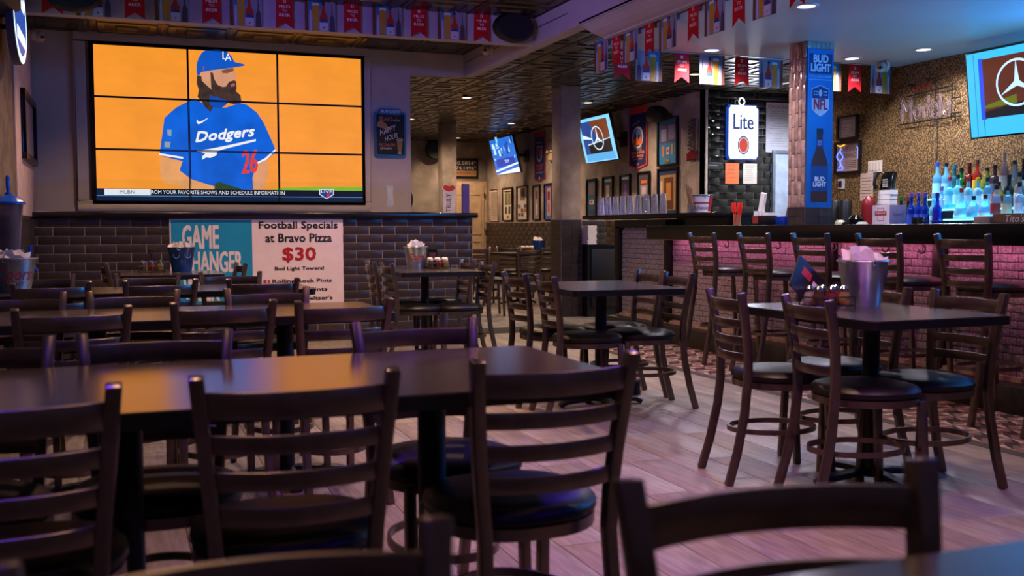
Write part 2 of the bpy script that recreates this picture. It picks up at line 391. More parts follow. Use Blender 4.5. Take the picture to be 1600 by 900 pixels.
tinfield('ceiling_alcove', XL - .07, 7, 8.67, 3, 2.955, 'pressed tin ceiling tiles above the video wall', box=(XL - .15, 3.6, 8.4, 10.75))
tinfield('ceiling', -.81, 7, 5.0, 6, 2.955, 'pressed tin ceiling over the front dining tables', box=(XL - .15, 3.6, -2.7, 8.66))
tinfield('ceiling_rear', 2.86, 9, 7.78, 20, 2.86, 'pressed tin ceiling of the rear dining room', box=(3.58, 8.6, 7.76, 20.0), skip=lambda i, j: (7.78 + j * .61 > 11.2 and i > 6) or (7.78 + j * .61 < 10.5 and i < 1))
struct('ceiling_rear_side', MB().box(2.72, 3.58, 10.62, 20.0, 2.862, 2.98), mTinBack)
bc = struct('ceiling_bar', MB().box(3.79, 8.6, -2.7, 7.75, 2.60, 2.98), mBarCeil, 'smooth lowered white ceiling over the bar')
struct('trim_soffit', MB().box(3.46, 3.58, -2.6, 10.5, 2.72, 3.0), mLilac, 'plaster soffit beam running from the video wall toward the viewer')
struct('trim_beam', MB().box(XL, 3.46, 8.5, 8.62, 2.72, 3.0), mLilac, 'plaster beam crossing in front of the video wall, hung with flags')
cr = MB(); prof = [(3.79, 2.655), (3.74, 2.655), (3.735, 2.665), (3.69, 2.675), (3.62, 2.70), (3.56, 2.735), (3.545, 2.74), (3.545, 2.755), (3.52, 2.758), (3.52, 2.772), (3.79, 2.772)]
n = len(prof); cr.add([(x - .06, -2.6, z - .03) for x, z in prof] + [(x - .06, 7.55, z - .03) for x, z in prof], [tuple(range(n)), tuple(range(2 * n - 1, n - 1, -1))] + [(i, n + i, n + (i + 1) % n, (i + 1) % n) for i in range(n)])
struct('trim_crown', cr, mLilac, 'stepped crown moulding along the edge of the bar ceiling')
MB().box(3.58, 3.82, -2.6, 7.55, 2.745, 2.98).build('soffit_fill', mLilac)['kind'] = 'structure'
# --- far door
dr = struct('door_1', MB().box(6.19, 6.99, YF - .03, YF, 0, 2.055), M('cream_door_frame', 'C8AA88', .5), 'cream panelled door at the far end of the rear room')
d1 = MB().box(6.27, 6.93, YF - .05, YF - .03, .01, 1.965).build('door_leaf', M('cream_door', 'C4A684', .5), dr)
PYd = PY(YF - .05)
for u0, u1 in ((6.34, 6.58), (6.62, 6.86)):
    MB().frame(PYd, u0, .2, u1, .85, .02, 0, .012).build('door_panel', MATS['cream_door'], d1)
    MB().frame(PYd, u0, .98, u1, 1.8, .02, 0, .012).build('door_panel', MATS['cream_door'], d1)
for z in (.25, 1.02, 1.72): MB().box(6.925, 6.945, YF - .065, YF - .048, z, z + .10).build('hinge', mIron, d1)
MB().box(6.36, 6.57, YF - .056, YF - .05, 1.20, 1.27).build('door_sign', mBlack, d1)
# passage door frame beside the black tiles
dp = struct('door_2', MB().slab(PY(11.392), 8.03, 0, 8.40, 2.07, 0, .02), M('door_blue_light_tint', 'A8B4CC', .4), 'pale blue-lit service door past the black tile wall')  # blue light falling on the door is put into its colour
MB().frame(PY(11.392), 7.99, 0, 8.43, 2.11, .04, 0, .035).build('door_frame', M('steel_frame', '8890A0', .3, .7), dp)
# ================================================================== video wall
V = thing('video_wall', 'large nine-panel video wall showing a bearded ballplayer in blue on orange', 'video wall', (1.07, 10.5, 1.36), world=True)
P = PY(10.5)
MB().frame(P, -.37, 1.276, 2.43, 2.965, .10, .001, .05).build('surround', mPlaster, V, bevel=.006)
MB().slab(P, -.245, 1.34, 2.375, 2.87, .001, .05).build('back_frame', mBlack, V, bevel=.004)
u0, u1, v0, v1 = -.21, 2.343, 1.37, 2.842
for i in range(3):
    for j in range(3):
        a, b = u0 + (u1 - u0) * i / 3, u0 + (u1 - u0) * (i + 1) / 3; c, d = v0 + (v1 - v0) * j / 3, v0 + (v1 - v0) * (j + 1) / 3
        pn = MB().slab(P, a + .001, c + .001, b - .001, d - .001, .05, .062).build('screen_panel', mBlack, V)
        MB().rect(P, a + .009, c + .009, b - .009, d - .009, .0625).build('screen_picture', EM('FE9C30', .95, .14, 3), pn, org=V['_o'])
        MB().frame(P, a + .001, c + .001, b - .001, d - .001, .0085, .062, .0665).build('bezel', mBlack, pn, org=V['_o'])
SH = {
'jersey':[(0.694,2.368),(0.526,2.273),(0.418,2.171),(0.386,1.961),(0.363,1.813),(0.469,1.785),(0.575,1.761),(0.545,1.672),(0.654,1.587),(0.87,1.52),(0.877,1.49),(1.238,1.493),(1.232,1.612),(1.276,1.748),(1.377,1.798),(1.471,1.871),(1.43,1.972),(1.35,2.156),(1.285,2.255),(1.187,2.327),(1.122,2.341),(0.99,2.291),(0.844,2.285)],
'stripeL':[(0.363,1.834),(0.582,1.801),(0.579,1.783),(0.361,1.814)],
'stripeR':[(1.276,1.762),(1.36,1.809),(1.459,1.901),(1.467,1.885),(1.368,1.791),(1.276,1.745)],
'armL':[(0.367,1.788),(0.571,1.76),(0.545,1.677),(0.646,1.592),(0.87,1.515),(0.864,1.486),(0.644,1.484),(0.388,1.559),(0.366,1.657)],
'armR':[(1.276,1.74),(1.377,1.798),(1.389,1.691),(1.347,1.491),(1.238,1.49),(1.237,1.629)],
'glove':[(0.875,1.553),(0.919,1.564),(1.008,1.533),(1.106,1.506),(1.131,1.489),(0.864,1.486)],
'hair':[(0.726,2.589),(0.77,2.583),(0.865,2.513),(0.961,2.484),(1.075,2.464),(1.131,2.416),(1.141,2.342),(1.072,2.327),(1.007,2.336),(0.958,2.296),(0.869,2.286),(0.844,2.242),(0.796,2.287),(0.758,2.351),(0.726,2.383),(0.739,2.449),(0.721,2.514)],
'gaiter':[(0.839,2.404),(0.959,2.373),(1.011,2.361),(0.999,2.324),(0.949,2.286),(0.869,2.283),(0.837,2.321)],
'face':[(0.763,2.623),(0.86,2.65),(1.059,2.683),(1.075,2.639),(1.1,2.602),(1.083,2.581),(1.092,2.54),(1.085,2.478),(1.009,2.428),(0.88,2.439),(0.801,2.51),(0.769,2.541)],
'ear':[(0.771,2.612),(0.803,2.629),(0.843,2.616),(0.853,2.57),(0.833,2.533),(0.801,2.543),(0.773,2.566)],
'beard':[(0.851,2.628),(0.875,2.617),(0.885,2.563),(0.916,2.507),(0.961,2.489),(0.994,2.494),(1.024,2.542),(1.077,2.561),(1.093,2.545),(1.095,2.478),(1.074,2.414),(1.024,2.375),(0.959,2.373),(0.887,2.406),(0.856,2.468)],
'brow':[(0.956,2.65),(1.066,2.68),(1.072,2.65),(1.013,2.624),(0.964,2.622)],
'lips':[(1.037,2.519),(1.076,2.534),(1.082,2.504),(1.043,2.493)],
'cap':[(0.742,2.581),(0.723,2.6),(0.723,2.695),(0.742,2.754),(0.775,2.81),(0.811,2.835),(0.92,2.846),(1.001,2.839),(1.052,2.792),(1.08,2.737),(1.178,2.718),(1.171,2.704),(1.046,2.677),(0.86,2.645),(0.763,2.622)],
'swoosh':[(0.714,2.168),(0.733,2.144),(0.77,2.157),(0.815,2.183),(0.815,2.176),(0.769,2.14),(0.732,2.119),(0.713,2.132)],
'tail':[(0.708,1.862),(0.837,1.886),(1.016,1.928),(1.272,1.993),(1.27,1.971),(1.015,1.901),(0.901,1.866),(0.892,1.824),(0.835,1.798),(0.795,1.802),(0.757,1.778),(0.76,1.813),(0.787,1.839)],
'patch1':[(0.44,2.06),(0.481,2.058),(0.476,1.999),(0.442,2.005)],
'patch2':[(0.413,1.945),(0.469,1.943),(0.458,1.887),(0.411,1.892)]}
BLUE = EM('0C62D8', .9, .55, 5); WHT = EM('F4F6FA', .95)
pl = MB(); D0 = .0628
def lay(k, m, d): pl.use(m).pp(P, SH[k], d)
lay('armL', EM('F0A868', .9, .2, 8), D0); lay('armR', EM('E8A070', .9, .2, 8), D0); lay('jersey', BLUE, D0 + .0002)
lay('glove', EM('3C5A2C', .6, .5, 30), D0 + .0004); lay('stripeL', WHT, D0 + .0004); lay('stripeR', WHT, D0 + .0004)
lay('hair', EM('453428', .8, .9, 22), D0 + .0005); lay('face', EM('DC9C78', .9, .15, 12), D0 + .0007); lay('gaiter', EM('0E50B4', .9, .2, 10), D0 + .0008)
lay('beard', EM('4A3426', .8, .8, 20), D0 + .0009); lay('brow', EM('8A5A40', .8), D0 + .0009); lay('lips', EM('B06A58', .8), D0 + .0011); lay('ear', EM('E4A080', .9), D0 + .0008)
lay('cap', EM('0E58C8', .95, .2, 8), D0 + .0012); lay('swoosh', WHT, D0 + .0006); lay('tail', WHT, D0 + .0006); lay('patch1', EM('9AB0B8', .8), D0 + .0006); lay('patch2', EM('9AB0B8', .8), D0 + .0006)
pl.build('player_picture', None, V)
t = MB().use(WHT)
for q_, (dx, dz) in enumerate(((0, 0), (.006, 0), (0, .006), (.006, .006), (.003, -.004))): t.text(P, 'Dodgers', .69 + dx, 1.915 + dz, 1.235 + dx, 2.045 + dz, D0 + .0007 + .00008 * q_, shear=.25, rise=.075)
t.use(EM('F8F8FA', .95)); t.text(P, 'L', .967, 2.757, 1.01, 2.832, D0 + .0014); t.text(P, 'A', .99, 2.745, 1.05, 2.815, D0 + .0014)
t.use(EM('E8402C', .95))
for q_, dx in enumerate((0, .008, .014)): t.text(P, '26', 1.125 + dx, 1.645, 1.27 + dx, 1.875, D0 + .0007 + .00008 * q_, shear=.05, rise=.02)
t.text(P, 'T', .772, 2.64, .80, 2.675, D0 + .0014)
t.build('jersey_lettering', None, V)
k = MB().use(EM('12284E', .6)); k.rect(P, u0, 1.372, u1, 1.492, D0 + .0016)
k.use(EM('0A1630', .6)); k.rect(P, .275, 1.432, u1, 1.49, D0 + .0018)
k.use(EM('EEF0F4', .95)); k.rect(P, -.135, 1.43, .277, 1.489, D0 + .002)
k.use(EM('8CC832', .85, .2, 20)); k.pp(P, [(1.40, 1.49), (u1, 1.49), (u1, 1.535), (1.52, 1.515)], D0 + .0001)
k.use(EM('58A8E0', .8)); k.rect(P, u0, 1.421, u1, 1.426, D0 + .002)
k.use(EM('1A2440', .5)); k.text(P, 'MLBN', 0.0, 1.443, .135, 1.476, D0 + .0022)
k.use(WHT); k.text(P, 'ROM YOUR FAVORITE SHOWS AND SCHEDULE INFORMATION', .282, 1.444, 1.545, 1.480, D0 + .0022)
k.use(EM('E8ECF4', .9)); k.pp(P, [(1.89, 1.505), (2.04, 1.505), (2.04, 1.45), (1.965, 1.405), (1.89, 1.45)], D0 + .0022); k.use(EM('1C3C8C', .9)); k.pp(P, [(1.90, 1.497), (2.03, 1.497), (2.03, 1.455), (1.965, 1.413), (1.90, 1.455)], D0 + .0024)
k.use(WHT); k.text(P, 'LIVE', 1.91, 1.467, 2.02, 1.494, D0 + .0026); k.use(EM('D83030', .9)); k.pp(P, [(1.965, 1.46), (2.0, 1.46), (2.0, 1.44), (1.965, 1.42)], D0 + .0026)
k.build('ticker_banner', None, V)
# ------------------------------------------------------------------ poster on the half wall
po = thing('specials_poster', 'wide blue and white football specials poster on the tiled half wall', 'poster', (1.24, 10.08, .385), world=True)
P = PY(10.09)
MB().slab(P, .425, .36, 2.055, 1.20, .001, .006).build('sheet', M('poster_white', 'DCC8CE', .5, var=.03), po)
MB().rect(P, .437, .372, 1.176, 1.19, .007).build('blue_field', M('poster_blue', '1686B4', .45, var=.06, vs=3), po)
def btext(mb, P, s, a, b, c, d, dd, w=.004):
    for q_, (dx, dz) in enumerate(((0, 0), (w, 0), (0, w), (w, w))): mb.text(P, s, a + dx, b + dz, c + dx, d + dz, dd + .0004 * q_)
for s_, col_, a, b, c_, d_, w_ in (('GAME', 'D8CCD0', .533, .915, .86, 1.133, .010), ('CHANGER', 'D8CCD0', .533, .69, 1.075, .885, .009), ('WEEK', 'D8CCD0', .533, .42, .86, .66, .009),
    ('Football Specials', '17131A', 1.24, 1.085, 1.998, 1.172, .004), ('at Bravo Pizza', '17131A', 1.30, .975, 1.94, 1.055, .004), ('Bud Light Towers!', '17131A', 1.385, .692, 1.86, .735, .0025),
    ('Rolling Rock Pints', '17131A', 1.36, .568, 1.935, .613, .0025), ('Bud Light Pints', '17131A', 1.36, .483, 1.89, .528, .0025), ("Bud Light Seltzer's", '17131A', 1.36, .397, 1.94, .442, .0025),
    ('$30', 'A81420', 1.46, .775, 1.777, .917, .009), ('$3', 'A81420', 1.272, .568, 1.335, .61, .003), ('$4', 'A81420', 1.272, .483, 1.335, .525, .003), ('$5', 'A81420', 1.272, .397, 1.335, .44, .003)):
    t = MB(); btext(t, P, s_, a, b, c_, d_, .0085, w_); t.build('text_line', PR(col_, .5), po)
# ------------------------------------------------------------------ chalk board sign
cs = thing('chalkboard_sign', 'blue-rimmed black happy-hour board beside the video wall', 'sign', (2.645, 10.5, 1.85), world=True)
P = PY(10.5)
def rrect(a, b, c, d, r, n=5):
    o = []
    for cx, cy, s in ((c - r, d - r, 0), (a + r, d - r, 90), (a + r, b + r, 180), (c - r, b + r, 270)):
        o += [(cx + r * math.cos(R(s + 90 * i / n)), cy + r * math.sin(R(s + 90 * i / n))) for i in range(n + 1)]
    return o
MB().ext(P, rrect(2.478, 1.85, 2.812, 2.315, .035), .001, .03).build('rim', M('sign_blue', '1B6890', .35), cs)
MB().ext(P, rrect(2.497, 1.872, 2.793, 2.295, .02), .03, .032).build('board', M('chalk_black', '1A1512', .7), cs)
MB().slab(P, 2.535, 2.285, 2.755, 2.345, .001, .036).build('header_plate', MATS['sign_blue'], cs, bevel=.005)
t = MB().use(PR('C8CCD4')); btext(t, P, 'BUD LIGHT', 2.545, 2.303, 2.745, 2.33, .038, .002)
t.use(PR('C86A50')); t.text(P, 'BRAVO', 2.529, 2.215, 2.665, 2.262, .034); t.text(P, 'MON-FRI', 2.525, 1.957, 2.69, 1.988, .034)
t.use(PR('B02828')); t.text(P, 'T', 2.695, 2.245, 2.725, 2.28, .034)
t.use(PR('D8CCBC')); t.text(P, 'PIZZA', 2.676, 2.218, 2.745, 2.236, .034); t.text(P, 'HAPPY', 2.535, 2.065, 2.70, 2.125, .034, rise=.06); t.text(P, 'HOUR', 2.585, 2.005, 2.722, 2.06, .034, rise=.045); t.text(P, '12PM-6PM', 2.537, 1.925, 2.66, 1.945, .034)
t.use(PR('A8783C')); t.pp(P, [(2.50, 2.16), (2.51, 2.205), (2.55, 2.22), (2.60, 2.19), (2.63, 2.13), (2.53, 2.15)], .0335)
t.use(PR('8A6A3C')); t.pp(P, [(2.71, 2.03), (2.775, 2.03), (2.758, 1.89), (2.725, 1.89)], .0335); t.use(PR('C8C0B4')); t.ring(P, 2.7425, 2.03, .034, .012, .005, .034); t.rect(P, 2.722, 1.882, 2.762, 1.892, .034)
t.use(PR('6A5E54'))
for i in range(14):
    a = .2 + i * .42; c, s_ = math.cos(a), math.sin(a); t.pp(P, [(2.645 + c * .09, 2.09 + s_ * .12), (2.645 + c * .135, 2.09 + s_ * .185), (2.648 + c * .135, 2.092 + s_ * .185)], .0332)
t.build('chalk_drawing', None, cs)
# ------------------------------------------------------------------ glass screen on the ledge
mGlass = M('clear_glass', 'E8F0F0', .03, 0, 0, spec=.5, trans=1., ior=1.02, alpha=.35)
gs = thing('glass_screen', 'low clear glass guard standing on the ledge of the tiled half wall', 'glass screen', (1.2, 10.2, 1.262), world=True)
for a, b in ((-.735, 1.306), (1.314, 3.11)): MB().box(a, b, 10.196, 10.204, 1.262, 1.566).build('pane', mGlass, gs)
MB().box(-.735, 3.11, 10.19, 10.21, 1.262, 1.272).build('channel', mChrome, gs)
tag(MB().ext(PY(10.19), [(2.52, 1.54), (2.60, 1.54), (2.59, 1.44), (2.61, 1.36), (2.57, 1.32), (2.52, 1.33), (2.54, 1.43)], -.004, .002).build('painted_reflection', M('reflection_tone', 'A4AEB2', .3, alpha=.7), gs))  # reflection in the glass, painted as a pale patch on the pane
o = thing('menu_stand_card', 'tall white seltzer display card with a red fruit on top, on the ledge', 'display card', (3.2, 10.23, 1.262), world=True)
P = PY(10.24); MB().ext(P, [(3.14, 1.262), (3.265, 1.262), (3.265, 1.5), (3.28, 1.52), (3.255, 1.555), (3.2, 1.545), (3.15, 1.56), (3.13, 1.53), (3.14, 1.5)], 0, .01).build('card', M('card_white', 'D8D0CC', .5), o)
t = MB().use(PR('C03C30')); t.pp(P, [(3.135, 1.53), (3.155, 1.5), (3.2, 1.485), (3.25, 1.5), (3.275, 1.525), (3.25, 1.552), (3.2, 1.542), (3.155, 1.557)], .0115)
t.use(PR('20181C')); vs, fs = glyphs('TRULY'); t.add([P.p(3.225 - .055 * b, 1.275 + .19 * a, .012) for a, b in vs], fs); t.build('lettering', None, o)
MB().box(3.345, 3.415, 10.2, 10.25, 1.262, 1.565).build('violet_post', M('violet_acrylic', '5E4A8C', .3), thing('acrylic_holder', 'violet acrylic upright at the end of the ledge', 'holder', (3.38, 10.22, 1.262), world=True))
# ================================================================== chairs
def sup(a, b0, b1, n=28, e=2.6):
    o = []
    for i in range(n):
        t_ = 2 * PI * i / n; c, s_ = math.cos(t_), math.sin(t_)
        x = a * math.copysign(abs(c) ** (2 / e), c); y = (b1 if s_ > 0 else b0) * math.copysign(abs(s_) ** (2 / e), s_)
        o.append((x * (1 - .16 * (s_ < 0) * abs(s_)), y))
    return o
def lerp_path(path, z):
    for (y0_, z0_), (y1_, z1_) in zip(path, path[1:]):
        if z0_ <= z <= z1_: return y0_ + (y1_ - y0_) * (z - z0_) / (z1_ - z0_)
    return path[-1][0]
def seat_mb(zs, grow=1.):
    o = sup(.205 * grow, .19 * grow, .215 * grow); m = MB(); vs = []; fs = []; n = len(o)
    rg = [(.95, 0), (1, .010), (1, .026), (.94, .040), (.75, .050), (.4, .055), (.01, .056)]
    for s_, z in rg: vs += [(x * s_, y * s_, zs + z) for x, y in o]
    for k_ in range(len(rg) - 1): fs += [(n * k_ + j, n * k_ + (j + 1) % n, n * k_ + n + (j + 1) % n, n * k_ + n + j) for j in range(n)]
    fs += [tuple(range(n - 1, -1, -1)), tuple(n * (len(rg) - 1) + j for j in range(n))]
    return m.add(vs, fs)
def make_chair(name, post, slz, slh, zs, zr, mseat, fy, rr):
    t_ = thing(name, 'x', 'chair'); zt = post[-1][1]
    def wx(z): return .152 + .035 * max(0., min(1., (z - zs) / (zt - zs))) + .014 * max(0., 1 - z / zs)
    for s_ in (-1, 1): MB().sweep([(s_ * wx(z), y, z) for y, z in post], (1, 0, 0), .029, .034).build('back_post', mGun, t_, bevel=.004)
    for z, hh in zip(slz, slh):
        yy = lerp_path(post, z); pts = []; W_ = wx(z)
        for i in range(11):
            x = -W_ + .01 + (2 * W_ - .02) * i / 10; pts.append((x, yy - .046 * (1 - (x / W_) ** 2), z))
        MB().sweep(pts, (0, 0, 1), hh, .010).build('slat', mGun, t_, bevel=.002)
    seat_mb(zs).build('seat', mseat, t_, smooth=True)
    MB().sweep([(x * .94, y * .94, zs - .014) for x, y in sup(.205, .19, .215)], (0, 0, 1), .028, .016, closed=True).build('seat_frame', mGun, t_, smooth=True)
    for s_ in (-1, 1): MB().sweep([(s_ * .168, fy, 0), (s_ * .162, .165, zs - .01)], (1, 0, 0), .028, .030).build('leg', mGun, t_, bevel=.003)
    MB().sweep([(.150 * math.cos(2 * PI * i / 28), -.02 + rr * math.sin(2 * PI * i / 28), zr) for i in range(28)], (0, 0, 1), .022, .010, closed=True).build('hoop', mGun, t_, smooth=True)
    return t_
POST = [(-.285, 0), (-.245, .14), (-.212, .30), (-.200, .42), (-.198, .50), (-.206, .60), (-.224, .72), (-.245, .825)]
POSTB = [(-.315, 0), (-.26, .25), (-.215, .55), (-.203, .70), (-.200, .77), (-.208, .86), (-.226, .97), (-.245, 1.06)]
CH = make_chair('dining_chair', POST, [.768, .690, .617, .545], [.052, .037, .037, .037], .432, .215, mVinyl, .185, .195)
ST = make_chair('bar_stool', POSTB, [1.003, .925, .850, .778], [.052, .037, .037, .037], .735, .30, mVinylR, .215, .205)
used = {}
def put(proto, bx, by, ang, label, group, cat='chair'):
    """bx, by = middle of the back's top edge, ang = direction the sitter faces (0 = away from the viewer, +Y)"""
    o = copy_tree(proto) if used.get(proto.name) else proto; used[proto.name] = 1
    f = Vector((-math.sin(R(ang)), math.cos(R(ang)))); o.location = (bx + f.x * .245, by + f.y * .245, 0); o.rotation_euler = (0, 0, R(ang))
    tag(o, label, cat, group); return o
G = 'metal ladder-back dining chairs'
CL = [
 (.311, 1.977, -3, 'ladder-back chair seen from behind at the middle of the nearest full table'),
 (.876, 2.025, 3, 'ladder-back chair seen from behind at the right end of the nearest full table'),
 (-.205, 1.95, 0, 'ladder-back chair at the left picture edge, blue glints on its slats'),
 (-.367, 2.91, 180, 'chair facing the viewer across the nearest full table, cut by the left edge'),
 (.083, 2.925, 178, 'chair facing the viewer across the nearest full table, left of its middle'),
 (.825, 2.99, 184, 'chair with violet-lit posts facing the viewer across the nearest full table'),
 (-.167, 3.96, 6, 'near-side chair at the left end of the second table row'),
 (.365, 4.06, 4, 'near-side chair at the middle of the second table row'),
 (.814, 3.97, 8, 'near-side chair at the right end of the second table row'),
 (-.43, 4.95, 180, 'far-side chair of the second table row, cut by the left edge'),
 (.05, 4.95, 180, 'far-side chair of the second table row, left of the middle'),
 (.64, 4.93, 184, 'far-side chair of the second table row, right end'),
 (-.35, 5.92, 8, 'near-side chair of the third table row in front of the silver bucket'),
 (.20, 5.94, 8, 'near-side chair at the middle of the third table row'),
 (.74, 5.86, -4, 'near-side chair at the right end of the third table row'),
 (-.47, 6.93, 182, 'far-side chair of the third table row beside the silver bucket'),
 (.15, 6.85, 178, 'far-side chair at the middle of the third table row'),
 (.66, 6.87, 182, 'far-side chair at the right end of the third table row'),
 (-.12, 9.05, -90, 'dark chair end-on to the small table with the blue bucket, left side'),
 (.93, 8.75, 95, 'dark chair end-on at the right of the small table before the blue poster'),
 (1.99, 8.62, -94, 'chair at the rear left of the table under the white-and-red bucket'),
 (2.0, 8.10, -90, 'chair at the front left of the table under the white-and-red bucket'),
 (2.87, 8.62, 90, 'chair at the rear right of the table beside the half wall end'),
 (2.85, 8.03, 88, 'chair at the front right of the table beside the half wall end'),
 (2.29, 5.97, -90, 'rear left chair of the bare square table before the dark cabinet'),
 (2.32, 5.54, -97, 'front left chair of the bare square table before the dark cabinet'),
 (3.26, 5.98, 88, 'rear right chair of the bare square table, crossing the pale bar tiles'),
 (3.22, 5.55, 86, 'front right chair of the bare square table, violet light on its post'),
 (2.47, 3.86, -101, 'left rear chair of the table with the steel napkin bucket'),
 (2.525, 3.36, -100, 'left front chair of the table with the steel napkin bucket'),
 (3.366, 3.90, 85, 'right rear chair of the table with the steel napkin bucket'),
 (3.395, 3.40, 92, 'right front chair of the table with the steel napkin bucket'),
 (.70, .975, 174, 'large blurred chair back across the bottom right of the picture'),
 (.088, .93, 180, 'blurred chair back along the bottom left of the picture'),
]
for bx, by, a, lb in CL: put(CH, bx, by, a, lb, G)
for i, (bx, by, a, lb) in enumerate([
  (4.75, 13.9, -60, 'leftmost ladder-back chair in the dim rear dining room'), (5.05, 14.7, 170, 'chair farthest back in the dim rear room before the door'),
  (5.35, 13.3, 0, 'rear-room chair seen from behind left of the concrete column'), (5.95, 13.2, 0, 'rear-room chair seen from behind just left of the tiled column foot'),
  (5.65, 15.0, 180, 'rear-room chair facing the viewer at the long back table'), (6.25, 15.0, 180, 'rear-room chair facing the viewer next to the framed prints'),
  (4.1, 12.3, -100, 'rear-room chair side-on nearest the end of the half wall')]):
    put(CH, bx, by, a, lb, G)
for bx, y, lb in ((4.42, 7.26, 'bar stool farthest from the viewer, before the pale tile panel'), (4.42, 6.53, 'second bar stool from the far end'), (4.42, 5.855, 'middle bar stool behind the steel napkin bucket'),
                  (4.42, 5.175, 'fourth bar stool from the far end, before the printed column'), (4.42, 4.49, 'nearest bar stool with a full back in view'), (4.42, 3.80, 'bar stool cut by the right picture edge')):
    put(ST, bx, y, -90, lb, 'metal ladder-back bar stools', 'stool')
# ================================================================== tables
def make_table(x0, x1, y0, y1, cols, label, name='dining_table', arm=.27, ang=0., round_=.012):
    cx, cy = (x0 + x1) / 2, (y0 + y1) / 2; t_ = thing(name, label, 'table', (cx, cy, 0), R(ang))
    a, b = (x1 - x0) / 2, (y1 - y0) / 2
    m = MB(); Pz = Panel((0, 0, 0), (1, 0, 0), (0, 1, 0)); m.ext(Pz, rrect(-a, -b, a, b, .03), .746, .750); m.build('tabletop', mTop, t_)
    MB().ext(Pz, rrect(-a, -b, a, b, .03), .714, .7458).build('edge_band', mEdge, t_)
    for c in cols:
        MB().lathe([(.036, .03), (.036, .70)], 14, (c - cx, 0, 0)).build('column', mIron, t_, smooth=True)
        MB().box(c - cx - .12, c - cx + .12, -.12, .12, .698, .714).build('top_plate', mIron, t_)
        for k_ in range(4):
            dx, dy = ((1, 0), (0, 1), (-1, 0), (0, -1))[k_]
            pth = [(c - cx + dx * r_, dy * r_, z) for r_, z in ((.0, .050), (.10, .046), (arm - .04, .032), (arm, .014))]
            MB().sweep(pth, (dy, dx, 0), .055, .028).build('foot', mIron, t_, bevel=.006)
    return t_
make_table(-.42, 1.122, 2.08, 2.842, (.72, 0.0), 'long dark table nearest the viewer, reflecting the orange screen')
make_table(-.5, 1.075, 4.17, 4.88, (.66, -.1), 'second long dark table from the viewer, before the poster')
make_table(-.70, 1.07, 6.05, 6.76, (.66, -.3), 'third long dark table with the silver bucket at its left end')
make_table(-.01, .76, 8.35, 9.15, (.375,), 'small dark table with blue bucket in front of the half wall')
make_table(2.09, 2.80, 7.93, 8.95, (2.42,), 'dark table at the right end of the half wall under a white-and-red bucket')
make_table(2.40, 3.10, 5.2, 6.2, (2.76,), 'bare square table in the middle of the room', ang=-4)
make_table(2.60, 3.29, 3.06, 4.02, (3.0,), 'dark table before the bar with a steel napkin bucket on it', ang=0)
make_table(-.5, 1.25, .10, .85, (.9, -.1), 'table corner catching blue light at the bottom right corner')
make_table(5.1, 6.5, 13.5, 14.3, (5.4, 6.2), 'long table in the dim rear room set with condiments')
# ================================================================== bar counter
BAR = thing('bar_counter', 'long bar with black top and pale split-stone front lit pink', 'bar', (5.05, 7.0, 0), world=True)
fw_ = MB().box(5.05, 5.45, 2.2, 9.94, 0, 1.09).build('front_wall', mGroutB, BAR)
# near tiles are single pieces, the far rest one joined field
cache = {}; st = MB(); nt_ = 0; TH, TW = .0505, .105
cells = []
for r in range(18):
    y = 2.25 - (0 if r % 2 else TW / 2)
    while y < 9.90:
        a = max(y, 2.25); b = min(y + TW, 9.9); y += TW
        if b - a > .02: cells.append((a, b, 1.085 - r * TH, r))
vis = sorted([c for c in cells if c[0] > 4.2 and c[2] < .99 and c[2] > .18], key=lambda c: c[0])[:298]; vs_ = set(vis)
for c in cells:
    a, b, z, r = c
    if c in vs_:
        k_ = round(b - a, 3)
        if k_ not in cache: cache[k_] = [MB().box(-.012 - d, 0, 0, k_ - .005, -TH + .005, 0).mesh('stone_tile', mStone, bevel=.002) for d in (0, .003, .006)]
        inst(cache[k_][nt_ % 3], 'stone_tile', fw_, (5.05 - 5.05, a - 7.0, z)); nt_ += 1
    else: st.box(5.036 - random.random() * .005, 5.05, a, b - .005, z - TH + .005, z)
tag(st.build('stone_tile_field', mStone, fw_, org=BAR['_o']), kind='stuff')
mSlab = M('bar_top_black', '08080A', .28, 0, .3, 4, spec=.3)
MB().box(4.75, 5.78, 2.2, 8.81, .99, 1.12).build('countertop', mSlab, BAR, bevel=.006)
for y in (9.92, 8.84, 6.37, 5.27): MB().box(4.99, 5.06, y - .05, y + .05, .18, 1.0 if y < 8.85 else 1.12).build('dark_post', M('bar_post', '0C0A0B', .5, spec=.3), BAR, bevel=.004)
MB().box(4.99, 5.45, 8.86, 9.96, 1.10, 1.185).build('upper_panel', MATS['bar_post'], BAR)
MB().box(4.86, 5.06, 2.2, 9.94, 0.0, .165).build('foot_step', M('step_black', '17110F', .5), BAR, bevel=.004)
MB().box(5.0, 5.06, 2.2, 9.94, .165, .195).build('base_strip', M('base_strip', 'A08678', .45), BAR)
for y in (8.35, 7.75, 7.0, 6.3, 5.75, 5.4): MB().tube([(4.98, y + .03 * math.cos(a), .955 + .03 * math.sin(a)) for a in [R(100 + 32 * i) for i in range(9)]], .006, 6).build('bag_hook', mIron, BAR)
sh = MB().box(4.98, 5.40, 7.95, 10.78, 1.2, 1.243).build('raised_shelf', M('shelf_black', '0C0D10', .25, spec=.35), BAR, bevel=.005)
MB().box(5.10, 5.38, 7.95, 8.84, 1.12, 1.2).build('shelf_riser', mSlab, BAR)
M('cabinet_black', '0F0E0E', .45)
MB().box(4.90, 4.915, 2.2, 8.78, .986, .9905).build('led_strip', EM('FF3C70', 1.2), BAR)
area('bar_led_strip_light', (4.92, 5.3, .984), (0, R(-30), 0), .03, 6.8, 'FF86B4', 12)
